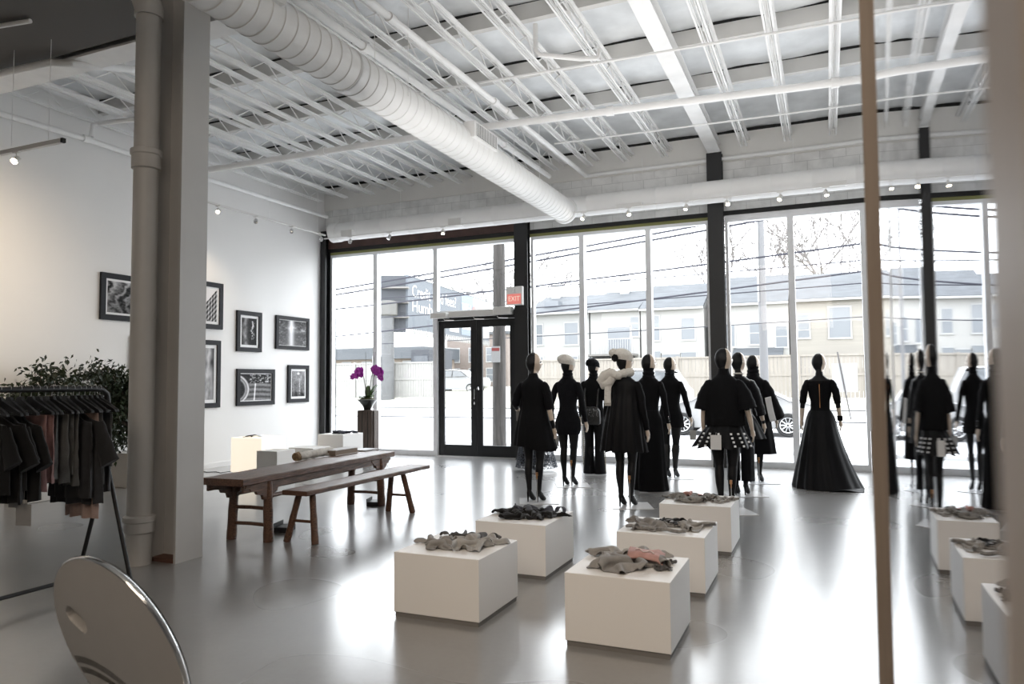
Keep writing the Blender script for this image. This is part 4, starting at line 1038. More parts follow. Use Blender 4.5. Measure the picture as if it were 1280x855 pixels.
def interp(keys, u):
    """keys: list of (z, rx, ry, cx, cy) from top to bottom, u in 0..1 over key index by length"""
    n = len(keys)-1; f = min(n-1e-6, u*n); i = int(f); t = f-i
    p0, p1, p2, p3 = keys[max(0, i-1)], keys[i], keys[i+1], keys[min(n, i+2)]
    out = []
    for a, b, c_, d_ in zip(p0, p1, p2, p3):
        m1, m2 = (c_-a)/2, (d_-b)/2
        if (b-a)*(c_-b) <= 0: m1 = 0
        if (c_-b)*(d_-c_) <= 0: m2 = 0
        t2, t3 = t*t, t*t*t
        out.append((2*t3-3*t2+1)*b+(t3-2*t2+t)*m1+(-2*t3+3*t2)*c_+(t3-t2)*m2)
    return out
def shell(parent, name, keys, m, folds=(0, 8, 0), f0=.4, rows=48, n=120, tilt=(0, 0), sharp=False, seed=0., wr=.002, hem=0., close=False):
    rs = []
    for i in range(rows+1):
        u = i/rows; z, rx, ry, cx, cy = interp(keys, u); ring = []
        fa = folds[0]*max(0, (u-f0)/(1-f0))**1.3 if u > f0 else 0
        tl = max(0, (u-.5)*2)**2
        for j in range(n):
            a = 2*pi*j/n; ph = folds[1]*a+folds[2]+.6*sin(3*a+seed)
            w = cos(ph); w = (abs(w)**.6*(1 if w > 0 else -1)) if sharp else w
            r = 1+0*a; d_ = fa*w*(.75+.35*sin(2*a+seed))+wr*fbm(cos(a)*4+seed, sin(a)*4, z*9)
            x = cx+(rx+d_)*cos(a); y = cy+(ry+d_)*sin(a)
            zz = z-tilt[1]*tl*max(0, cos(a-tilt[0]))-(hem*cos(ph)*tl)
            ring.append(Vector((x, y, max(.004, zz))))
        rs.append(ring)
    b = MB().rings(rs, False, close); return b.build(name, m, parent, ang=180, recalc=False)
def tk(z, e, ey=None):
    rx, ry, cy = tor(z); return (z, rx+e, ry+(e if ey is None else ey), 0, cy)
def sleeve(parent, kind, s, u1, m, e0=.012, e1=.010, name='sleeve', flare=0., wr=.003):
    P = arm_pts(kind, s); pts = []; rr = []; N = 16
    P = [Vector((s*.115, -.006, 1.462))]+P; R_ = [.026]+ARMR
    tot = u1*(len(P)-1)
    for i in range(N+1):
        f = tot*i/N; k = min(len(P)-2, int(f)); t = f-k
        pts.append(P[k].lerp(P[k+1], t)); rr.append(lerp(R_[k], R_[k+1], t)+lerp(e0*.55, e1, i/N)+flare*max(0, (i/N-.25)/.75)**1.2+wr*sin(i*1.9+s))
    return MB().tube(pts, rr, 22, cap=False).build(name, m, parent, ang=180, recalc=False)
def base(t, rz=.5, x=.03, y=.06, s=.24, fit=True):
    R_ = Matrix.Translation((x, y, 0)) @ Matrix.Rotation(rz, 4, 'Z')
    MB().box(-s, -s, 0, s, s, .006, R_).build('base_plate', PLATE, t, smooth=False, bevel=.002)
    if fit:
        b = MB(); b.box(.046, -.058, .33, .074, -.034, .375); b.box(.053, -.050, .285, .067, -.038, .33); b.build('calf_fitting', GOLD, t, smooth=False, bevel=.003)
        MB().tube([(.060, -.046, .30), (.060, -.046, .006)], .0045, 8).build('support_rod', M['chromeS'], t)
def roll_collar(t, zs, m, rx=.062, ry=.064, name='roll_collar'):
    b = MB(); rs = []
    N = 22; z0, z1 = zs
    for i in range(N+1):
        u = i/N; z = lerp(z0, z1, u); k = .012*abs(sin(u*pi*2.6))
        rs.append([Vector(((rx+k+.016*(1-u)**2)*cos(2*pi*j/40), .004+(ry+k+.016*(1-u)**2)*sin(2*pi*j/40), z+.006*sin(2*pi*j/40*2+i))) for j in range(40)])
    b.rings(rs, False, False); return b.build(name, m, t, ang=180, recalc=False)
def beanie(t, m, hy, slouch=.0, zb=1.745, name='beanie'):
    c1, s1 = cos(hy), sin(hy); rs = []; N = 16
    for i in range(N+1):
        u = i/N
        if u < .15: r = 1.03+.05*sin(u/.15*pi)
        else: v = (u-.15)/.85; r = 1.06*(1+slouch*sin(v*pi))*sqrt(max(0, 1-v**2.3))
        z = zb+(.135+slouch*.1)*u; ring = []
        for j in range(56):
            a = 2*pi*j/56; rr = r*(1+.02*cos(a*14)+.03*fbm(cos(a)*3, sin(a)*3, u*5)); x, y = .086*rr*cos(a), .109*rr*sin(a)-.012-slouch*.22*u
            ring.append(Vector((x*c1-y*s1, x*s1+y*c1+.012, z-.018*sin(a)*(1-u)+.0)))
        rs.append(ring)
    return MB().rings(rs, False, True).build(name, m, t, ang=180, recalc=False)
def mann(label, x, y, rz, hy, arms=('hang', 'hang'), fore=(None, None), plate=True, **k):
    t = thing('mannequin', label, 'mannequin', (x, y, .0), rz, group='mannequins by the window'); body(t, hy-.22, arms, fore)
    if plate: base(t, **k)
    return t

# --- 1: black A-line dress, far left, clutch in hand
t = mann('black clad mannequin at far left of the row, flared short dress, bare pale half face', -3.40, 8.55, -.10, -.75, ('bent', 'hang'), ((.25, 1.), (.02, .55)))
shell(t, 'dress', [(1.60, .052, .056, 0, 0), tk(1.55, .012), tk(1.50, .022), tk(1.43, .020), tk(1.33, .022), tk(1.2, .05, .035), (1.05, .20, .15, 0, 0), (.88, .245, .18, .01, 0), (.70, .285, .20, .02, 0)], CLOTH, (.014, 9, .5), .45, tilt=(-.4, .06))
for s, kd in ((-1, 'bent'), (1, 'hang')): sleeve(t, kd, s, .60, CLOTH, .012, .020)
clutch_at = (-3.40-.255, 8.55+.17, 1.0)
# --- 1b: lace gown behind it, by the door
t = mann('mannequin in a long black lace skirt, hidden behind the far left mannequin', -4.55, 11.5, 0, -.4)
shell(t, 'bodice', [(1.60, .052, .056, 0, 0), tk(1.55, .012), tk(1.50, .022), tk(1.43, .018), tk(1.30, .012), tk(1.1, .012), tk(1.0, .016)], CLOTH)
shell(t, 'lace_skirt', [tk(1.02, .016), (.9, .185, .135, 0, 0), (.6, .24, .20, 0, 0), (.3, .30, .25, .01, 0), (.06, .345, .30, .02, 0)], LACE, (.025, 11, 0), .2)
shell(t, 'underskirt', [tk(1.01, .012), (.9, .175, .125, 0, 0), (.6, .19, .15, -.02, 0), (.3, .19, .16, -.05, 0), (.12, .20, .17, -.06, 0)], CLOTH, (.012, 8, 0), .3)
for s in (-1, 1): sleeve(t, 'hang', s, .98, CLOTH)
# --- 2: white beanie, short knit dress
t = mann('mannequin with a slouchy white beanie and short black roll neck dress', -3.45, 10.02, -.08, -.7, ('out', 'hang'))
shell(t, 'dress', [tk(1.56, .014), tk(1.50, .018), tk(1.43, .014), tk(1.30, .012), tk(1.18, .013), tk(1.10, .016), (1.0, .168, .118, 0, -.006), (.90, .192, .140, 0, -.01), (.80, .190, .138, 0, -.008), (.74, .165, .125, 0, -.006)], KNITB, (.006, 12, 0), .6)
roll_collar(t, (1.53, 1.66), KNITB, .060, .064)
for s, kd in ((-1, 'out'), (1, 'hang')): sleeve(t, kd, s, .97, KNITB)
beanie(t, FURW, -.9, .16)
# --- 3: black beanie, flared trousers with pale fringe
t = mann('mannequin in a black beanie and flared black trousers with pale side fringe', -3.50, 11.45, -.05, -.55, fore=((.0, .3), (.05, .62)), fit=False)
shell(t, 'top', [tk(1.56, .014), tk(1.50, .024), tk(1.43, .024), tk(1.30, .024), tk(1.15, .035), tk(1.02, .022), tk(.94, .02)], CLOTH, (.006, 7, 0), .5)
roll_collar(t, (1.53, 1.67), KNITB, .058, .062)
for s in (-1, 1):
    sleeve(t, 'hang', s, .56, CLOTH, .016, .032)
    MB().tube([(s*.082, -.01, .96), (s*.088, -.008, .82), (s*.086, .0, .65), (s*.084, .0, .5), (s*.088, .0, .3), (s*.094, .01, .1), (s*.096, .015, .012)], [.092, .094, .080, .074, .080, .092, .100], 26, cap=False).build('trouser_leg', CLOTH2, t, ang=180, recalc=False)
    b = MB()
    for q in range(26):
        z = .86-q*.032; b.tube([(s*(.172-.002*abs(q-8)*.3), .0, z), (s*.190, .008*sin(q*2), z-.02), (s*.186, .01*sin(q*3), z-.07)], [.010, .009, .004], 5)
    b.build('pale_fringe', mat('pale_fringe_yarn', (.45, .42, .36), .9), t)
beanie(t, KNITB, -.77, .05, 1.735)
# --- 4: white fur hat, scarf, pleated dress
t = mann('mannequin with a white wool hat, white scarf and pleated black dress', -2.245, 8.62, -.12, -.75)
shell(t, 'pleated_dress', [(1.60, .052, .056, 0, 0), tk(1.55, .012), tk(1.50, .022), tk(1.43, .020), tk(1.34, .026, .03), (1.2, .20, .14, -.01, -.012), (1.0, .235, .17, -.015, -.015), (.82, .262, .19, -.02, -.015), (.66, .285, .205, -.02, -.01)], CLOTH2, (.018, 15, .3), .28, sharp=True, hem=.008)
for s in (-1, 1): sleeve(t, 'hang', s, .99, CLOTH, .014, .012)
o = beanie(t, FURW, -.97, .12, 1.75, 'wool_hat')
b = MB().lathe([(.01, -.055), (.04, -.045), (.062, -.015), (.066, .015), (.05, .045), (.012, .058)], 20, c=(-.115, -.035, 1.835)); b.v = [tuple(Vector(v)+Vector((0, 0, .012*fbm(v[0]*40, v[1]*40, v[2]*40)))) for v in b.v]; b.build('wool_pompom', FURW, t)
b = MB()
for k in range(7):
    a = k*2*pi/7; c_ = Vector((-.075+.022*cos(a), -.108, 1.775+.026*sin(a))); b.lathe([(.004, -.008), (.020, -.004), (.022, .004), (.008, .009)], 10, M=Matrix.Translation(c_) @ Matrix.Rotation(radians(90), 4, 'X') @ Matrix.Rotation(.3, 4, 'Y'))
b.build('black_flower', CLOTH2, t)
b = MB(); b.tube([(.075*cos(a)-.006, .008+.082*sin(a), 1.585+.018*cos(a)) for a in [i*2*pi/24 for i in range(25)]], [.050+.006*sin(i*2.3) for i in range(25)], 16); 
b.tube([(-.09, -.075, 1.585), (-.13, -.105, 1.60), (-.20, -.12, 1.565), (-.245, -.12, 1.50), (-.215, -.13, 1.455), (-.15, -.135, 1.47), (-.10, -.12, 1.54)], [.045, .058, .066, .066, .058, .052, .045], 16)
b.tube([(-.10, -.10, 1.585), (-.04, -.115, 1.565), (.0, -.10, 1.55)], [.05, .052, .035], 14)
b.tube([(-.14, -.125, 1.50), (-.155, -.150, 1.42), (-.155, -.165, 1.33), (-.150, -.172, 1.235)], [.045, .042, .042, .044], 16, flat=.6)
b.v = [tuple(Vector(v)+Vector((.008*fbm(v[0]*18, v[1]*18, v[2]*18), .006*fbm(v[2]*18, v[1]*18, v[0]*18), 0))) for v in b.v]; sc = b.build('scarf', FURW, t)
b = MB()
for k in range(9): b.tube([(-.185+k*.009, -.172, 1.237), (-.187+k*.0092, -.175, 1.205)], .004, 5)
b.build('scarf_fringe', FURW, sc)
# --- 5: long gown with hooded cowl
t = mann('mannequin in a floor length black gown with a cowl neck, behind the white scarf one', -2.26, 9.98, -.1, -.75, fit=False)
shell(t, 'gown', [tk(1.56, .014), tk(1.50, .020), tk(1.43, .014), tk(1.30, .012), tk(1.16, .012), tk(1.08, .014), (.98, .172, .125, 0, -.006), (.8, .190, .150, 0, 0), (.5, .205, .175, .0, 0), (.2, .225, .20, 0, 0), (.015, .240, .215, .01, 0)], CLOTH, (.016, 10, 0), .5)
MB().tube([(.128*cos(a), .002+.096*sin(a), 1.09) for a in [i*2*pi/32 for i in range(33)]], .010, 8).build('waist_band', CLOTH2, t)
roll_collar(t, (1.52, 1.67), KNITB, .066, .070, 'cowl')
for s in (-1, 1):
    sleeve(t, 'hang', s, .97, CLOTH)
    b = MB()
    for z, y in ((.95, .02), (.98, .005), (1.01, -.01)): b.lathe([(.002, -.006), (.008, 0), (.002, .006)], 8, c=(s*.272, y, z))
    b.build('cuff_button', M['chrome'], t)
# --- 6: short coat dress and boots
t = mann('mannequin in a short black coat dress and tall boots, right of the gowns', -2.245, 11.38, -.1, -.7, ('hang', 'out'), fit=False)
shell(t, 'coat_dress', [tk(1.57, .016), tk(1.50, .022), tk(1.43, .020), tk(1.30, .022), tk(1.16, .026), tk(1.06, .030), (.96, .192, .138, 0, -.006), (.86, .205, .15, 0, 0), (.78, .212, .155, 0, 0)], CLOTH, (.006, 7, 0), .5)
roll_collar(t, (1.54, 1.66), KNITB, .060, .064)
MB().tube([(.04, .07, 1.635), (.075, .075, 1.625), (.11, .06, 1.622)], [.012, .016, .006], 10).build('collar_point', CLOTH, t)
for s, kd in ((-1, 'hang'), (1, 'out')):
    sleeve(t, kd, s, .97, CLOTH)
    dy = .022*s
    MB().tube([(s*.072, .010+dy*.5, .50), (s*.068, -.008+dy*.7, .42), (s*.064, -.012+dy, .34), (s*.058, -.006+dy, .22), (s*.055, -.008+dy, .15)], [.060, .060, .054, .041, .038], 20, cap=False).build('boot_shaft', BLVT, t, ang=180, recalc=False)
# --- 7: cape top, ruffled mini skirt
t = mann('mannequin in a black cape top and ruffled mini skirt with white beads', -1.085, 8.62, -.05, -.8, ('hang', 'out'), ((.0, 1.), (.0, 1.)))
shell(t, 'cape_top', [(1.63, .058, .060, 0, 0), (1.57, .072, .070, 0, 0), (1.52, .125, .085, 0, -.006), (1.45, .185, .115, 0, 0), (1.35, .205, .135, 0, 0), (1.2, .215, .15, 0, 0), (1.08, .222, .155, 0, 0), (.985, .225, .155, 0, 0)], CLOTH, (.010, 7, .4), .4)
for s, kd in ((-1, 'hang'), (1, 'out')): sleeve(t, kd, s, .60, CLOTH, .02, .040, 'wide_sleeve', .035)
shell(t, 'ruffled_skirt', [tk(1.05, .02), (1.0, .185, .135, 0, 0), (.92, .23, .185, -.01, -.01), (.84, .275, .23, -.02, -.01), (.745, .325, .27, -.03, -.015)], CLOTH2, (.030, 11, .2), .1, hem=.012)
for a0 in (-2.35, -2.0, -1.62, -1.12, -.8, -.45):
    for k in range(4):
        u = k/3; z = .90-.13*u; a = a0+(.06*u if a0 > -1.5 else -.05*u); rx, ry = lerp(.25, .318, u)+.02, lerp(.205, .262, u)+.02
        R_ = Matrix.Translation((-.015+rx*cos(a), -.012+ry*sin(a), z)) @ Matrix.Rotation(a, 4, 'Z') @ Matrix.Rotation(-.45, 4, 'Y'); MB().box(-.006, -.011, -.010, .006, .011, .010, R_).build('white_bead', M['matbd'], t, smooth=False)
# --- 8: sequinned set
t = mann('mannequin in black sequinned jacket and wide sequinned trousers, behind the cape one', -1.07, 10.0, -.1, -.55, ('hang', 'out'), ((.0, .5), (.2, .8)), fit=False)
shell(t, 'sequin_jacket', [tk(1.55, .016), tk(1.50, .026), tk(1.43, .026), tk(1.30, .028), tk(1.15, .04), tk(1.04, .03)], SEQ, (.006, 7, 0), .5)
for s, kd in ((-1, 'hang'), (1, 'out')):
    sleeve(t, kd, s, .78, SEQ, .018, .030)
    MB().tube([(s*.082, -.01, .96), (s*.090, -.008, .82), (s*.092, .0, .6), (s*.09, .0, .4), (s*.092, .0, .19)], [.094, .094, .088, .084, .086], 26, cap=False).build('sequin_trouser_leg', SEQ, t, ang=180, recalc=False)
shell(t, 'flared_peplum', [tk(1.07, .03), (1.0, .20, .15, 0, 0), (.88, .25, .21, .01, 0), (.74, .30, .25, .02, 0)], CLOTH2, (.022, 10, 0), .1)
MB().tube([(.058*cos(a), .002+.060*sin(a), 1.585) for a in [i*2*pi/28 for i in range(29)]], .010, 8).build('pale_choker', mat('pale_beads', (.62, .58, .52), .4), t)
# --- 9: coat with white panel
t = mann('mannequin in a flared black coat with a white side panel, third behind the cape one', -1.00, 11.28, -.15, -.5, ('hang', 'out'), fit=True)
shell(t, 'coat', [(1.66, .066, .070, 0, 0), (1.60, .070, .072, 0, 0), tk(1.54, .03), tk(1.47, .03), tk(1.36, .03), (1.2, .18, .14, .01, 0), (1.0, .205, .165, .02, 0), (.8, .225, .185, .02, 0), (.6, .245, .205, .03, 0), (.43, .262, .215, .03, 0)], CLOTH, (.015, 8, 0), .4)
sleeve(t, 'hang', -1, .95, CLOTH, .014, .03); sleeve(t, 'out', 1, .93, CLOTH, .02, .04, 'wide_sleeve', .07)
b = MB().grid(lambda u, v: (.20+.085*u+.02*v+.05*v*v, -.175+.02*sin(v*4), lerp(1.24, .90, v)+.02*u), 6, 14); b.build('white_panel', mat('white_panel_cloth', (.72, .72, .72), .7), t, solid=.006, ang=180)
roll_collar(t, (1.55, 1.69), KNITB, .070, .074, 'high_collar')
# --- 10: gown with zipper
t = mann('mannequin in a black full skirted gown with a gold back zip, at the right end', -.10, 11.2, -.03, -.75, fore=((.25, 1.), (.22, .72)), plate=False)
shell(t, 'bodice', [tk(1.475, .016), tk(1.43, .014), tk(1.36, .010), tk(1.28, .009), tk(1.18, .009), tk(1.10, .010), tk(1.02, .014)], CLOTH)
for s in (-1, 1): sleeve(t, 'hang', s, .60, CLOTH, .011, .012)
shell(t, 'full_skirt', [tk(1.06, .014), tk(1.02, .022), (.92, .195, .165, 0, -.01), (.75, .235, .22, .0, -.02), (.5, .30, .29, .01, -.03), (.25, .375, .36, .03, -.04), (.08, .43, .42, .05, -.05), (.006, .455, .45, .065, -.06)], CLOTH2, (.020, 15, .6), .12, sharp=False, rows=60)
b = MB(); b.grid(lambda u, v: (.10+.42*u*(1-.0*v), -.30-.25*v+.10*u, .012+.05*(1-u)*(1-v)+.012*sin(u*7+v*5)), 18, 10); b.build('skirt_train', CLOTH2, t, solid=.008, ang=180)
b = MB(); b.tube([(0, -(tor(z)[1]+.012)+tor(z)[2], z) for z in (1.45, 1.40, 1.35, 1.30, 1.25, 1.20, 1.15, 1.10)], .0045, 6); b.build('gold_zip', GOLD, t)
shell(t, 'wrist_cuff', [(.99, .036, .036, .246, .03), (.95, .036, .036, .249, .043), (.915, .034, .034, .252, .055)], CLOTH)

# things held or hung by the mannequins -------------------------------
t = thing('clutch_bag', 'small grey clutch bag in the hand of the far left mannequin', 'bag', clutch_at, .35)
bx('bag_body', mat('grey_clutch_leather', (.16, .155, .15), .4), t, -.045, -.11, 0, -.005, .09, .14, bevel=.006)
MB().prism([(-.11, .145), (.09, .145), (.05, .055), (-.07, .055)], -.051, -.045, 'x').build('flap', mat('dark_clutch_flap', (.06, .058, .055), .4), t, smooth=False)
t = thing('leather_backpack', 'black leather backpack with metal studs on the black beanie mannequin', 'bag', (-3.50, 11.29, .80))
def sup(w, d_, z, e=3.5, n=36): return [Vector((w*abs(cos(2*pi*j/n))**(2/e)*(1 if cos(2*pi*j/n) > 0 else -1), d_*abs(sin(2*pi*j/n))**(2/e)*(1 if sin(2*pi*j/n) > 0 else -1), z)) for j in range(n)]
MB().rings([sup(.12, .045, 0), sup(.155, .06, .02), sup(.16, .062, .10), sup(.15, .055, .22), sup(.12, .045, .27), sup(.06, .02, .29)]).build('bag_body', BLVT, t, ang=50)
MB().tube([(.07*cos(a), -.06, .16+.10*sin(a)) for a in [i*2*pi/24 for i in range(25)]], .008, 8).build('front_loop', BLVT, t)
b = MB(); r = random.Random(2)
for k in range(36): b.lathe([(.001, -.006), (.007, 0), (.001, .006)], 6, c=(r.uniform(-.14, .14), -.062+.0*k, r.uniform(.12, .26)))
b.build('metal_studs', M['chrome'], t)
b = MB()
for s in (-1, 1): b.tube([(s*.09, .03, .25), (s*.11, .04, .50), (s*.11, .12, .66)], .012, 8)
b.build('shoulder_strap', BLVT, t)
def ptag(label, x, y, z, w, h, m=CARD, st=.12, rz=0., q=''):
    t = thing('price_tag', label, 'tag', (x, y, z), rz)
    bx('card', m, t, -w, -.0012, 0, w, .0012, h); MB().tube([(0, 0, h), (.004, .004, h+st)], .0012, 5).build('string', M['whitep'], t)
    return t
ptag('grey price tag hanging from the hand of the short coat mannequin', -1.93, 11.50, .58, .048, .15, st=.16)
ptag('white price tag hanging on the back of the ruffled skirt', -1.145, 8.30, .735, .058, .16, mat('white_card_tag', (.70, .70, .69), .7), .03)
ptag('grey price tag beside the left thigh of the white beanie mannequin', -3.655, 10.06, .56, .045, .15, st=.16)
WORLD, P_BACK, P_UP, P_REAR, P_FW, VIEW, LOOK, EXPO = 7.0, 300, 50, 75, 60, 'Standard', 'None', 0.2
# ================================================================== OUTSIDE
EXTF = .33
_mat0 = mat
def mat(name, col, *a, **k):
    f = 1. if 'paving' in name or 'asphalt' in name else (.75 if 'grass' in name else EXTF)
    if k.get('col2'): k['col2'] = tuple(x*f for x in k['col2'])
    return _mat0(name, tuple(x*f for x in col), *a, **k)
pav = mat('bright_wet_paving', (.55, .55, .55), .7, var=.08, scale=.5)
asp = mat('pale_asphalt', (.46, .46, .47), .75, var=.08, scale=.4)
wfr = mat('white_outdoor_trim', (.82, .82, .82), .6)
def gz(y):
    return -.02 if y < 14.4 else (-.10 if y < 27 else (.02+(y-27)*.095 if y < 34 else .70+(y-34)*.012))
def strip_ground(name, y0, y1, m, n=8, dz=0., kind='structure'):
    b = MB(); b.grid(lambda u, v: (lerp(-95, 45, u), lerp(y0, y1, v), gz(lerp(y0, y1, v))+dz), 10, n); o = b.build(name, m, None, recalc=False); o['kind'] = kind; return o
strip_ground('sidewalk', 13.40, 16.6, pav, 2); struct(bx('curb', pav, None, -95, 16.6, -.14, 45, 16.85, -.02))
strip_ground('street', 16.85, 27, asp, 2); struct(bx('curb_far', mat('grey_curb', (.20, .20, .21), .8), None, -95, 27, -.14, 45, 27.25, .06))
strip_ground('sidewalk_far', 27.3, 30, pav, 3)
struct(bx('curb_inner', mat('grey_path_edge', (.22, .22, .22), .8), None, -95, 29.9, .1, 45, 30.05, .34))
strip_ground('grass_verge', 30, 110, mat('pale_winter_grass', (.52, .51, .42), .9, var=.15, scale=.8), 40)
# parking stripes
# fence --------------------------------------------------------------
fen = mat('pale_new_timber_fence', (.66, .605, .54), .75, col2=(.57, .515, .45), scale=1.0, stretch=(7, 7, .4), bump=.2, bscale=6)
def fence(label, x0, x1, y, z0, z1, m):
    t = thing('board_fence', label, 'fence', (x0, y, z0)); b = MB(); k = int((x1-x0)/.16); W = (x1-x0)/k; r = random.Random(int(x0*7))
    for i in range(k): b.box(i*W+.006, 0, r.uniform(0, .02), (i+1)*W-.006, .022, z1-z0-.08+r.uniform(-.01, .01))
    b.build('boards', m, t, smooth=False)
    bx('cap_rail', m, t, 0, -.05, z1-z0-.08, x1-x0, .07, z1-z0); bx('mid_rail', m, t, 0, -.03, .95, x1-x0, 0, 1.05)
    n = int((x1-x0)/2.4)
    for i in range(n+1): bx('fence_post', m, t, i*(x1-x0)/n-.06, -.06, 0, i*(x1-x0)/n+.06, .06, z1-z0+.04)
    return t
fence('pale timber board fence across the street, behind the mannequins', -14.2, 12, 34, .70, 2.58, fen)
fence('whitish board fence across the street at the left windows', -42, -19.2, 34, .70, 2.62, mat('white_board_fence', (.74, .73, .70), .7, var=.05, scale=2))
# parked white sedan --------------------------------------------------
def car(name, label, x, y, z, L, H, col, kind='sedan', sgn=1, rz=0.):
    t = thing(name, label, 'car', (x, y, z), rz); s = L/4.6; h = H/1.45
    P = [(-2.28, .38), (-2.30, .62), (-2.22, .86), (-1.55, .95), (-1.15, 1.05), (-.55, 1.40), (.15, 1.45), (.75, 1.40), (1.45, 1.02), (2.1, .92), (2.28, .72), (2.28, .40), (1.85, .22), (-1.9, .22)]
    if kind == 'suv': P = [(-2.28, .42), (-2.30, .75), (-2.22, 1.0), (-1.55, 1.05), (-1.20, 1.08), (-.55, 1.50), (.15, 1.56), (1.75, 1.52), (2.15, 1.05), (2.26, .95), (2.28, .7), (2.28, .42), (1.85, .24), (-1.9, .24)]
    P = [(sgn*a*s, b_*h) for a, b_ in P]
    rs = []
    for yy, k, hh in ((-.80, .965, .95), (-.86, .99, .98), (-.70, 1., 1.), (.70, 1., 1.), (.86, .99, .98), (.80, .965, .95)):
        rs.append([Vector((a*k, yy*(1 if b_ < 1.0*h else .84), b_*hh if b_ > .5*h else b_)) for a, b_ in P])
    b = MB().rings(rs); b.build('car_body', mat('car_paint_'+name, col, .25, coat=.5), t, ang=30)
    g = MB(); gl = [(-1.02, 1.06), (-.5, 1.34), (.10, 1.38), (.10, 1.04)] if kind == 'sedan' else [(-1.05, 1.10), (-.5, 1.43), (.10, 1.48), (.10, 1.08)]
    gr_ = [(.18, 1.04), (.18, 1.38), (.70, 1.33), (1.22, 1.04)] if kind == 'sedan' else [(.18, 1.08), (.18, 1.48), (1.65, 1.44), (1.95, 1.08)]
    for q in (gl, gr_):
        for yy in (-.835, .835): g.add([Vector((sgn*a*s, yy*(.92 if b_ > 1.2 else 1.03), b_*h)) for a, b_ in q], [(0, 1, 2, 3)])
    g.build('side_windows', mat('car_glass_'+name, (.25, .27, .29), .1, coat=.4), t, smooth=False)
    for wx in (-1.40, 1.38):
        for yy in (-1, 1):
            Mx = Matrix.Translation((sgn*wx*s, yy*.80, .325*h)) @ Matrix.Rotation(radians(90), 4, 'X')
            w = MB().lathe([(.20, -.09), (.30, -.10), (.325, -.07), (.325, .07), (.30, .10), (.20, .09)], 28, M=Mx).build('wheel', M['rubber'], t)
            b = MB()
            b.lathe([(.205, -.105), (.215, -.112), (.20, -.10)], 28, M=Mx, cap=False); b.lathe([(.205, .105), (.215, .112), (.20, .10)], 28, M=Mx, cap=False)
            for k in range(10):
                a = k*pi/5; 
                for zz in (-.108, .108): b.tube([Mx @ Vector((.03*cos(a), .03*sin(a), zz)), Mx @ Vector((.205*cos(a), .205*sin(a), zz))], .016, 6)
            b.build('wheel_rim', M['chromeS'], w)
    return t
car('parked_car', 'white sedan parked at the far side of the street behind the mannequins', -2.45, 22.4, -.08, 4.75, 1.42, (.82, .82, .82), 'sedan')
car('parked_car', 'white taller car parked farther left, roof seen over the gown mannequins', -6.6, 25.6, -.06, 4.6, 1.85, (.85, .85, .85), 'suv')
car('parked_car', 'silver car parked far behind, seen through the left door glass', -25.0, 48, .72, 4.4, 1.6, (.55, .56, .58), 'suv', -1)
# houses --------------------------------------------------------------
roofm = mat('grey_shingle_roof', (.165, .18, .20), .8, var=.18, scale=1.2, stretch=(1, 1, 8), bump=.3, bscale=10)
sidew = mat('white_house_wall', (.80, .79, .77), .8, var=.03, scale=.8)
sideb = mat('beige_siding', (.60, .56, .50), .8, var=.06, scale=1, stretch=(.3, .3, 9))
wing = mat('pale_house_pane', (.38, .41, .45), .25)
def hwin(t, x, z, w, h, bars=1):
    f = MB(); f.box(x-w/2-.09, -.06, z-.10, x+w/2+.09, .02, z); f.box(x-w/2-.08, -.05, z+h, x+w/2+.08, .02, z+h+.08)
    for a in (x-w/2-.07, x+w/2): f.box(a, -.05, z, a+.07, .02, z+h)
    for k in range(bars): zz = z+h*(k+1)/(bars+1); f.box(x-w/2, -.045, zz-.025, x+w/2, .02, zz+.025)
    fo = f.build('window', wfr, t, smooth=False); bx('pane', wing, fo, x-w/2, -.03, z, x+w/2, .01, z+h)
def house(label, x0, x1, y, eave, ridge, m, wins, z0=.75, gable=None, dep=8.):
    t = thing('house', label, 'house', ((x0+x1)/2, y, z0)); w = (x1-x0)/2; e = eave-z0; r = ridge-z0
    bx('wall', m, t, -w, 0, 0, w, dep, e)
    b = MB(); b.prism([(-.35, e-.05), (dep/2, r), (dep+.35, e-.05), (dep+.35, e+.1), (dep/2, r+.16), (-.35, e+.1)], -w-.03, w+.03, 'x'); b.build('roof', roofm, t, smooth=False)
    b = MB(); 
    for s in (-1, 1): b.prism([(0, e), (dep, e), (dep/2, r)], s*w-.01, s*w+.01, 'x')
    b.build('gable_wall', m, t, smooth=False)
    bx('gutter', wfr, t, -w-.03, -.45, e-.07, w+.03, -.33, e+.06)
    for (a, z, ww, hh, bars) in wins: hwin(t, a-(x0+x1)/2, z-z0, ww, hh, bars)
    return t
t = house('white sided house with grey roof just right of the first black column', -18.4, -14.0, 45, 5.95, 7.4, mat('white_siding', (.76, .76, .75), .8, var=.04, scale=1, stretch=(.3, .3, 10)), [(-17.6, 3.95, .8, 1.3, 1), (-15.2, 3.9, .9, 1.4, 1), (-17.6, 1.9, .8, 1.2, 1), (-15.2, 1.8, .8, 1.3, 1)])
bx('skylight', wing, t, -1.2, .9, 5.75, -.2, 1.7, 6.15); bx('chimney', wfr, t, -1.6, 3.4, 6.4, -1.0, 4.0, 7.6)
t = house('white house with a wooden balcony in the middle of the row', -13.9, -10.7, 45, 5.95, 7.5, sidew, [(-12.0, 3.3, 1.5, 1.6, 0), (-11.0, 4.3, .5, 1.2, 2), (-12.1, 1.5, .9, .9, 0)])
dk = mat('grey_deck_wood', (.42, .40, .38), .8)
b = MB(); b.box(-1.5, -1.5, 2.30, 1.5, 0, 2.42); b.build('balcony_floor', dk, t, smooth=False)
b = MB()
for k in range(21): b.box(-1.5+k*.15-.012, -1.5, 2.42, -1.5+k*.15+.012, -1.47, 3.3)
b.box(-1.5, -1.52, 3.3, 1.5, -1.45, 3.36); b.build('balcony_railing', wfr, t, smooth=False)
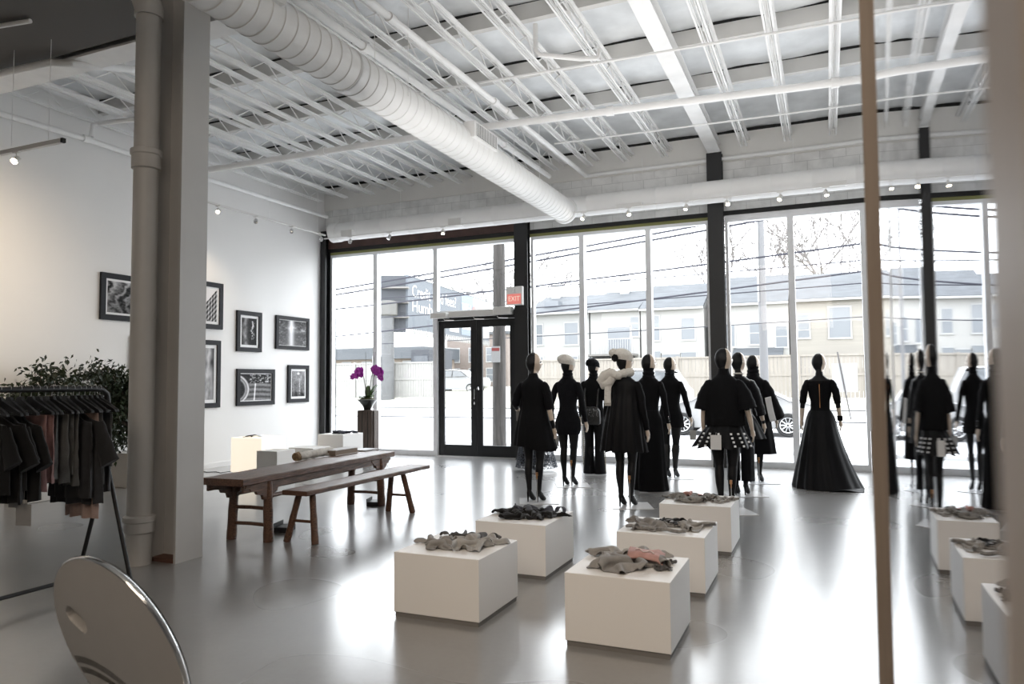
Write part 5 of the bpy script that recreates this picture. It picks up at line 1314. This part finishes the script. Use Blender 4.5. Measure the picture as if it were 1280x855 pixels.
b = MB(); b.prism([(-1.9, 1.75), (0, 2.15), (0, 2.25), (-1.9, 1.85)], -1.7, 1.3, 'x'); b.build('porch_roof', roofm, t, smooth=False)
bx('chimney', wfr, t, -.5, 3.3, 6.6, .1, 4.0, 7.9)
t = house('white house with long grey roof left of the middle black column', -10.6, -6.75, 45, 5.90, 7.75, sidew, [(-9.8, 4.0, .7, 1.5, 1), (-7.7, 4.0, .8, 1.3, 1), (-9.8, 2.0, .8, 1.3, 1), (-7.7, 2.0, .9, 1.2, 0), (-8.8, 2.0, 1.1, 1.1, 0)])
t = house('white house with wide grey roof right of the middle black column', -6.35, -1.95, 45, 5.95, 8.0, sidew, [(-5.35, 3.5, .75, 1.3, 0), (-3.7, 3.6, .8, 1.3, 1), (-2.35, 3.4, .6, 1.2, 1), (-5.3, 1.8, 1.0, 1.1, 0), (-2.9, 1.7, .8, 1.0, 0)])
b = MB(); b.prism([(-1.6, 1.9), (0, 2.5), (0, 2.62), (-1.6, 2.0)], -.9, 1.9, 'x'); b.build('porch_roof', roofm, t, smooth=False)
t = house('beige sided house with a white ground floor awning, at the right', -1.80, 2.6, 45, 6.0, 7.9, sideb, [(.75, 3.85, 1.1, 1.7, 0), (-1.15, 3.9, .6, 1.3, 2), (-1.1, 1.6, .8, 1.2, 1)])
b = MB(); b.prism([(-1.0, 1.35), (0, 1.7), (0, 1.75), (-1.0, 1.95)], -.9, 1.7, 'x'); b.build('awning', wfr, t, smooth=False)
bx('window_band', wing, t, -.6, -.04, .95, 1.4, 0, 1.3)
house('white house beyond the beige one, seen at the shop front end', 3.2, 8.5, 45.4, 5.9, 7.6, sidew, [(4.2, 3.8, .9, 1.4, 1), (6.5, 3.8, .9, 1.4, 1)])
# low buildings far left
t = thing('low_building', 'long low flat roofed building behind the white fence at left', 'building', (-40, 56, .9))
bx('wall', mat('pale_brick', (.55, .45, .38), .8, var=.1, scale=3), t, -9, 0, 0, 7.2, 6, 3.0)
bx('roof_fascia', mat('grey_blue_fascia', (.16, .18, .21), .6), t, -9.4, -.6, 2.75, 7.6, 6.3, 3.75); bx('roof_snow', wfr, t, -9.3, -.5, 3.75, 7.5, 6.2, 3.85)
for k in range(7): hwin(t, -7.5+k*2.2, 1.6, .9, .9, 0)
t = thing('low_garage', 'small dark fronted garage beside the billboard pole', 'building', (-30.7, 52, .9))
bx('wall', mat('dark_blue_grey_wall', (.10, .11, .14), .7), t, -.85, 0, 0, .85, 4, 3.3); bx('garage_door', mat('grey_panel', (.17, .19, .23), .5), t, -.55, -.03, .4, .75, 0, 2.8)
t = thing('brick_building', 'reddish brick house seen through the left door glass', 'building', (-31.5, 64, .9))
bx('wall', mat('soft_red_brick', (.46, .385, .345), .85, var=.12, scale=6), t, -3.2, 0, 0, 3.4, 6, 5.2); bx('flat_roof', roofm, t, -3.4, -.2, 5.2, 3.6, 6.2, 5.5)
for k in range(3): hwin(t, -2.2+k*1.9, 2.6, .8, 1.3, 1); hwin(t, -2.2+k*1.9, .7, .8, 1.2, 1)
# utility poles ---------------------------------------------------------
polew = mat('weathered_pole_wood', (.20, .18, .165), .85, col2=(.07, .064, .06), scale=4, stretch=(9, 9, .5), bump=.5, bscale=9)
t = thing('utility_pole', 'thick weathered utility pole standing close outside the double door', 'pole', (-7.14, 15.75, -.02))
MB().tube([(0, 0, 0), (.02, 0, 4), (.03, 0, 9)], [.165, .15, .13], 18).build('pole_shaft', polew, t)
bx('notice', wfr, t, -.11, -.178, 1.98, .11, -.165, 2.36); bx('notice_stripe', mat('red_print', (.6, .08, .07), .6), t, -.10, -.181, 2.25, .10, -.178, 2.32)
t = thing('utility_pole', 'tall grey utility pole by the far curb, right of the middle black column', 'pole', (-2.06, 27.6, 0))
MB().tube([(0, 0, 0), (0, 0, 12)], [.15, .12], 14).build('pole_shaft', mat('grey_pole_wood', (.36, .36, .37), .85), t)
MB().tube([(-.12, -.12, 4.3), (-.10, -.12, 7.6)], .035, 8).build('cable_conduit', wfr, t); MB().tube([(-.9, 0, 8.2), (.9, 0, 8.2)], .05, 6).build('cross_arm', polew, t)
# billboard ------------------------------------------------------------
A = Vector((-20.95, 34, 0)); B_e = Vector((-22.66, 48, 0)); d_ = (B_e-A); Ld = d_.length
t = thing('billboard', 'grey billboard with white lettering on a post across the street', 'billboard', (A.x, A.y, 0), atan2(d_.y, d_.x))
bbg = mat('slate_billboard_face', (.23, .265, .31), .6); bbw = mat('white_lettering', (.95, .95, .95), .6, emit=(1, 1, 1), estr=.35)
bx('panel', bbg, t, 0, -.12, 4.45, Ld, .12, 7.38)
bx('blue_panel', mat('pale_blue_panel', (.52, .62, .74), .6), t, Ld*.56, -.135, 4.45, Ld, -.12, 7.25) if False else None
# the visible face looks towards the shop (local +x runs away, face is at -y)
fy = -.13
def bt(nm, s_, size, x, z, m=bbw, sx=1.): text_obj(nm, s_, size, m, t, (x, fy, z), (radians(90), 0, 0), .004, 'LEFT', sx)
bt('lettering', 'Credit card fees?', .95, .5, 6.55, sx=1.05); bt('lettering', 'Humbug.', .95, .5, 5.72, sx=1.25)
bx('side_panel', mat('pale_blue_panel', (.40, .49, .60), .6), t, 8.3, fy-.01, 4.6, 10.6, fy+.02, 7.3)
fy = -.145
bt('lettering', 'TAKE A', .72, 8.45, 6.45, sx=.75); bx('pale_block', bbw, t, 8.45, fy-.006, 5.0, 10.3, fy, 5.75)
bx('white_side_panel', mat('white_panel', (.80, .82, .84), .6), t, 10.6, fy+.004, 4.6, Ld, fy+.035, 7.3); bx('logo_patch', bbw, t, 6.2, fy, 4.7, 7.8, fy+.03, 5.5)
MB().lathe([(.01, 0), (.5, .01), (.5, .02)], 20, M=Matrix.Translation((10.8, fy, 6.2)) @ Matrix.Rotation(radians(90), 4, 'X')).build('red_emblem', mat('faded_red', (.72, .34, .32), .6), t)
b = MB()
for k in range(40): b.tube([(k*Ld/40, -.15, 4.45), (k*Ld/40+.18, -.15, 4.12), (k*Ld/40+.35, -.15, 4.45)], .04, 5)
b.tube([(0, -.2, 7.48), (Ld, -.2, 7.48)], .06, 6); b.build('lattice_trim', wfr, t)
b = MB(); b.box(-1.75, 0, 4.25, 0, .2, 7.35, Matrix.Rotation(-atan2(d_.y, d_.x)+.5, 4, 'Z')); b.build('back_panel', mat('dark_back_panel', (.11, .12, .14), .7), t, smooth=False)
b = MB()
for k in range(3): b.box(-1.4, -.5, 5.0+k*.8, .2, 0, 5.08+k*.8, Matrix.Rotation(-atan2(d_.y, d_.x)+.35, 4, 'Z'))
b.build('catwalk', dk, t, smooth=False)
t = thing('billboard_post', 'thick grey post carrying the billboard, beside the window mullion', 'pole', (-21.6, 33.2, .55))
MB().lathe([(.36, 0), (.34, 4.6)], 22).build('post_shaft', mat('grey_steel_post', (.24, .245, .255), .6, var=.1, scale=2), t); MB().lathe([(.5, 4.55), (.55, 4.6), (.55, 5.3), (.4, 5.35)], 8).build('post_head', mat('grey_post_head', (.28, .275, .26), .7), t)
bx('meter_box', wfr, t, -.7, -.4, 1.5, -.38, -.1, 2.4)
# real estate sign leaning by the fence
t = thing('yard_sign', 'white yard sign with a thin leaning post in front of the fence', 'sign', (.72, 27.9, .1))
MB().tube([(.0, 0, 0), (-.36, 0, 2.35)], .025, 6).build('leaning_post', mat('dark_post', (.16, .15, .15), .7), t); bx('sign_board', wfr, t, -.55, .05, .95, .25, .07, 1.95)
# bare trees -------------------------------------------------------------
barkt = mat('pale_bare_bark', (.36, .33, .32), .9)
def tree(label, loc, h, seed, spread=.55, lean=(0, 0), r0=.22, lv=5):
    t = thing('bare_tree', label, 'tree', loc); r = random.Random(seed); tr = MB(); br = MB()
    def grow(p, d_, L, rad, k):
        q = p+d_*L*.5+Vector((r.gauss(0, .05), r.gauss(0, .05), 0))*L; e = q+(d_+Vector((r.gauss(0, .12), r.gauss(0, .12), .04))).normalized()*L*.5
        (tr if k == 0 else br).tube([p, q, e], [max(rad, .042), max(rad*.85, .038), max(rad*.68, .034)], 6 if k < 2 else 4, cap=False)
        if k < lv:
            for i in range(3 if k < 3 else 2):
                nd = (d_+Vector((r.gauss(0, spread), r.gauss(0, spread), r.uniform(-.05, .4)))).normalized(); grow(e.lerp(q, r.random()*.6), nd, L*r.uniform(.58, .78), rad*.55, k+1)
    grow(Vector((0, 0, 0)), Vector((lean[0], lean[1], 1)).normalized(), h*.36, r0, 0)
    tr.build('trunk', barkt, t); br.build('branches', barkt, t)
tree('bare tree with spreading crown behind the beige house', (1.3, 66, 1), 19, 5, .55, (-.1, 0))
tree('bare tree leaning left behind the beige house at the right', (6.0, 72, 1), 20, 11, .6, (-.35, 0))
tree('bare tree behind the roofs left of the middle black column', (-8.5, 68, 1), 16, 17, .45)
tree('bare tree behind the white house right of the middle black column', (-4.8, 76, 1), 18, 23, .4)
tree('bare tree right of the billboard over the double door', (-31.5, 74, 1), 20, 31, .5)
tree('slender bare tree directly behind the billboard', (-36.5, 82, 1), 19, 37, .45)
# overhead wires ---------------------------------------------------------
wirem = mat('dark_overhead_wire', (.05, .05, .075), .8)
for i, (x0, z0, x1, z1, lb, r_) in enumerate(((-14, 5.80, -3.49, 6.76, 'topmost', .040), (-14, 5.62, -3.49, 6.60, 'second highest', .040), (-10, 5.09, -3.51, 5.46, 'third highest', .034), (-10, 4.08, -3.53, 4.54, 'thick low', .030), (-10, 3.22, .9, 3.43, 'lowest', .016), (-19.1, 5.0, .94, 5.28, 'level upper', .022), (-19.1, 4.2, .92, 4.56, 'level middle', .020))):
    t = thing('overhead_wire', lb+' overhead cable strung along the street outside', 'cable', (-45, 25+.2*i, 0), group='overhead cables')
    pts = []
    for k in range(41):
        x = -45+k*1.6; z = z0+(x-x0)*(z1-z0)/(x1-x0)
        if x < -19: z += (x+19)*-.02
        pts.append((x+45, .0, z+.0006*(x+8)**2))
    MB().tube(pts, r_, 5).build('cable_run', wirem, t)

# ================================================================== LIGHT
w = bpy.data.worlds.new('overcast'); bpy.context.scene.world = w; w.use_nodes = True
bg = w.node_tree.nodes['Background']; bg.inputs[0].default_value = (.93, .965, 1., 1); bg.inputs[1].default_value = WORLD
def area(name, loc, rot, size, power, col=(1, 1, 1), sy=None, portal=False):
    l = bpy.data.lights.new(name, 'AREA'); l.energy = power; l.color = col; l.size = size
    if sy: l.shape = 'RECTANGLE'; l.size_y = sy
    if portal: l.cycles.is_portal = True
    o = bpy.data.objects.new(name, l); COL.objects.link(o); o.location = loc; o.rotation_euler = rot; return o
area('window_portal', (-2.6, 13.42, 2.2), (radians(-90), 0, 0), 15.6, 1, sy=4.5, portal=True)
def spot(name, loc, to, power, ang, col=(1, .80, .58), r=.04, blend=.6):
    l = bpy.data.lights.new(name, 'SPOT'); l.energy = power; l.color = col; l.spot_size = radians(ang); l.spot_blend = blend; l.shadow_soft_size = r
    o = bpy.data.objects.new(name, l); COL.objects.link(o); o.location = loc
    o.rotation_euler = (Vector(to)-Vector(loc)).to_track_quat('-Z', 'Y').to_euler()
spot('wall_wash', (-9.40, 9.33, 4.36), (-10.2, 9.8, 2.0), 45, 95, blend=1.)
spot('wall_wash', (-7.8, 4.90, 3.80), (-10.2, 5.5, 2.7), 190, 100, blend=1.)
spot('plinth_wash', (.6, -.4, 5.2), (-1.5, 4.4, .2), P_BACK, 62, (1, .84, .68), .3, 1.)
spot('plinth_wash', (-1.5, -.4, 5.2), (-1.9, 5.2, .2), P_BACK*.8, 52, (1, .84, .68), .3, 1.)
area('ceiling_fill_light', (-1.2, 8.6, 3.2), (radians(180), 0, 0), 4.5, P_UP, (1, .98, .95), sy=3.5)  # added fill without a fixture, lifts the deck and joists
area('front_wall_fill', (-1.4, 6.2, 3.2), (radians(104), 0, 0), 9, P_FW, (1, .98, .96), sy=.5)  # unseen area light added to brighten the block wall above the windows
area('rear_lamp', (-1.0, -2.6, 4.6), (radians(75), 0, radians(5)), 2.5, P_REAR, (1, .84, .68))
for x, _l in WS:
    if _l: spot('track_beam', (x, 12.16, 4.32), (x-.3, 10.6, 1.2), 25, 50)
sc = bpy.context.scene
sc.view_settings.view_transform = VIEW; sc.view_settings.look = LOOK; sc.view_settings.exposure = EXPO
sc.cycles.max_bounces = 7; sc.cycles.diffuse_bounces = 4; sc.cycles.glossy_bounces = 4; sc.cycles.transparent_max_bounces = 16; sc.cycles.caustics_reflective = False; sc.cycles.caustics_refractive = False
sc.cycles.sample_clamp_indirect = 6.
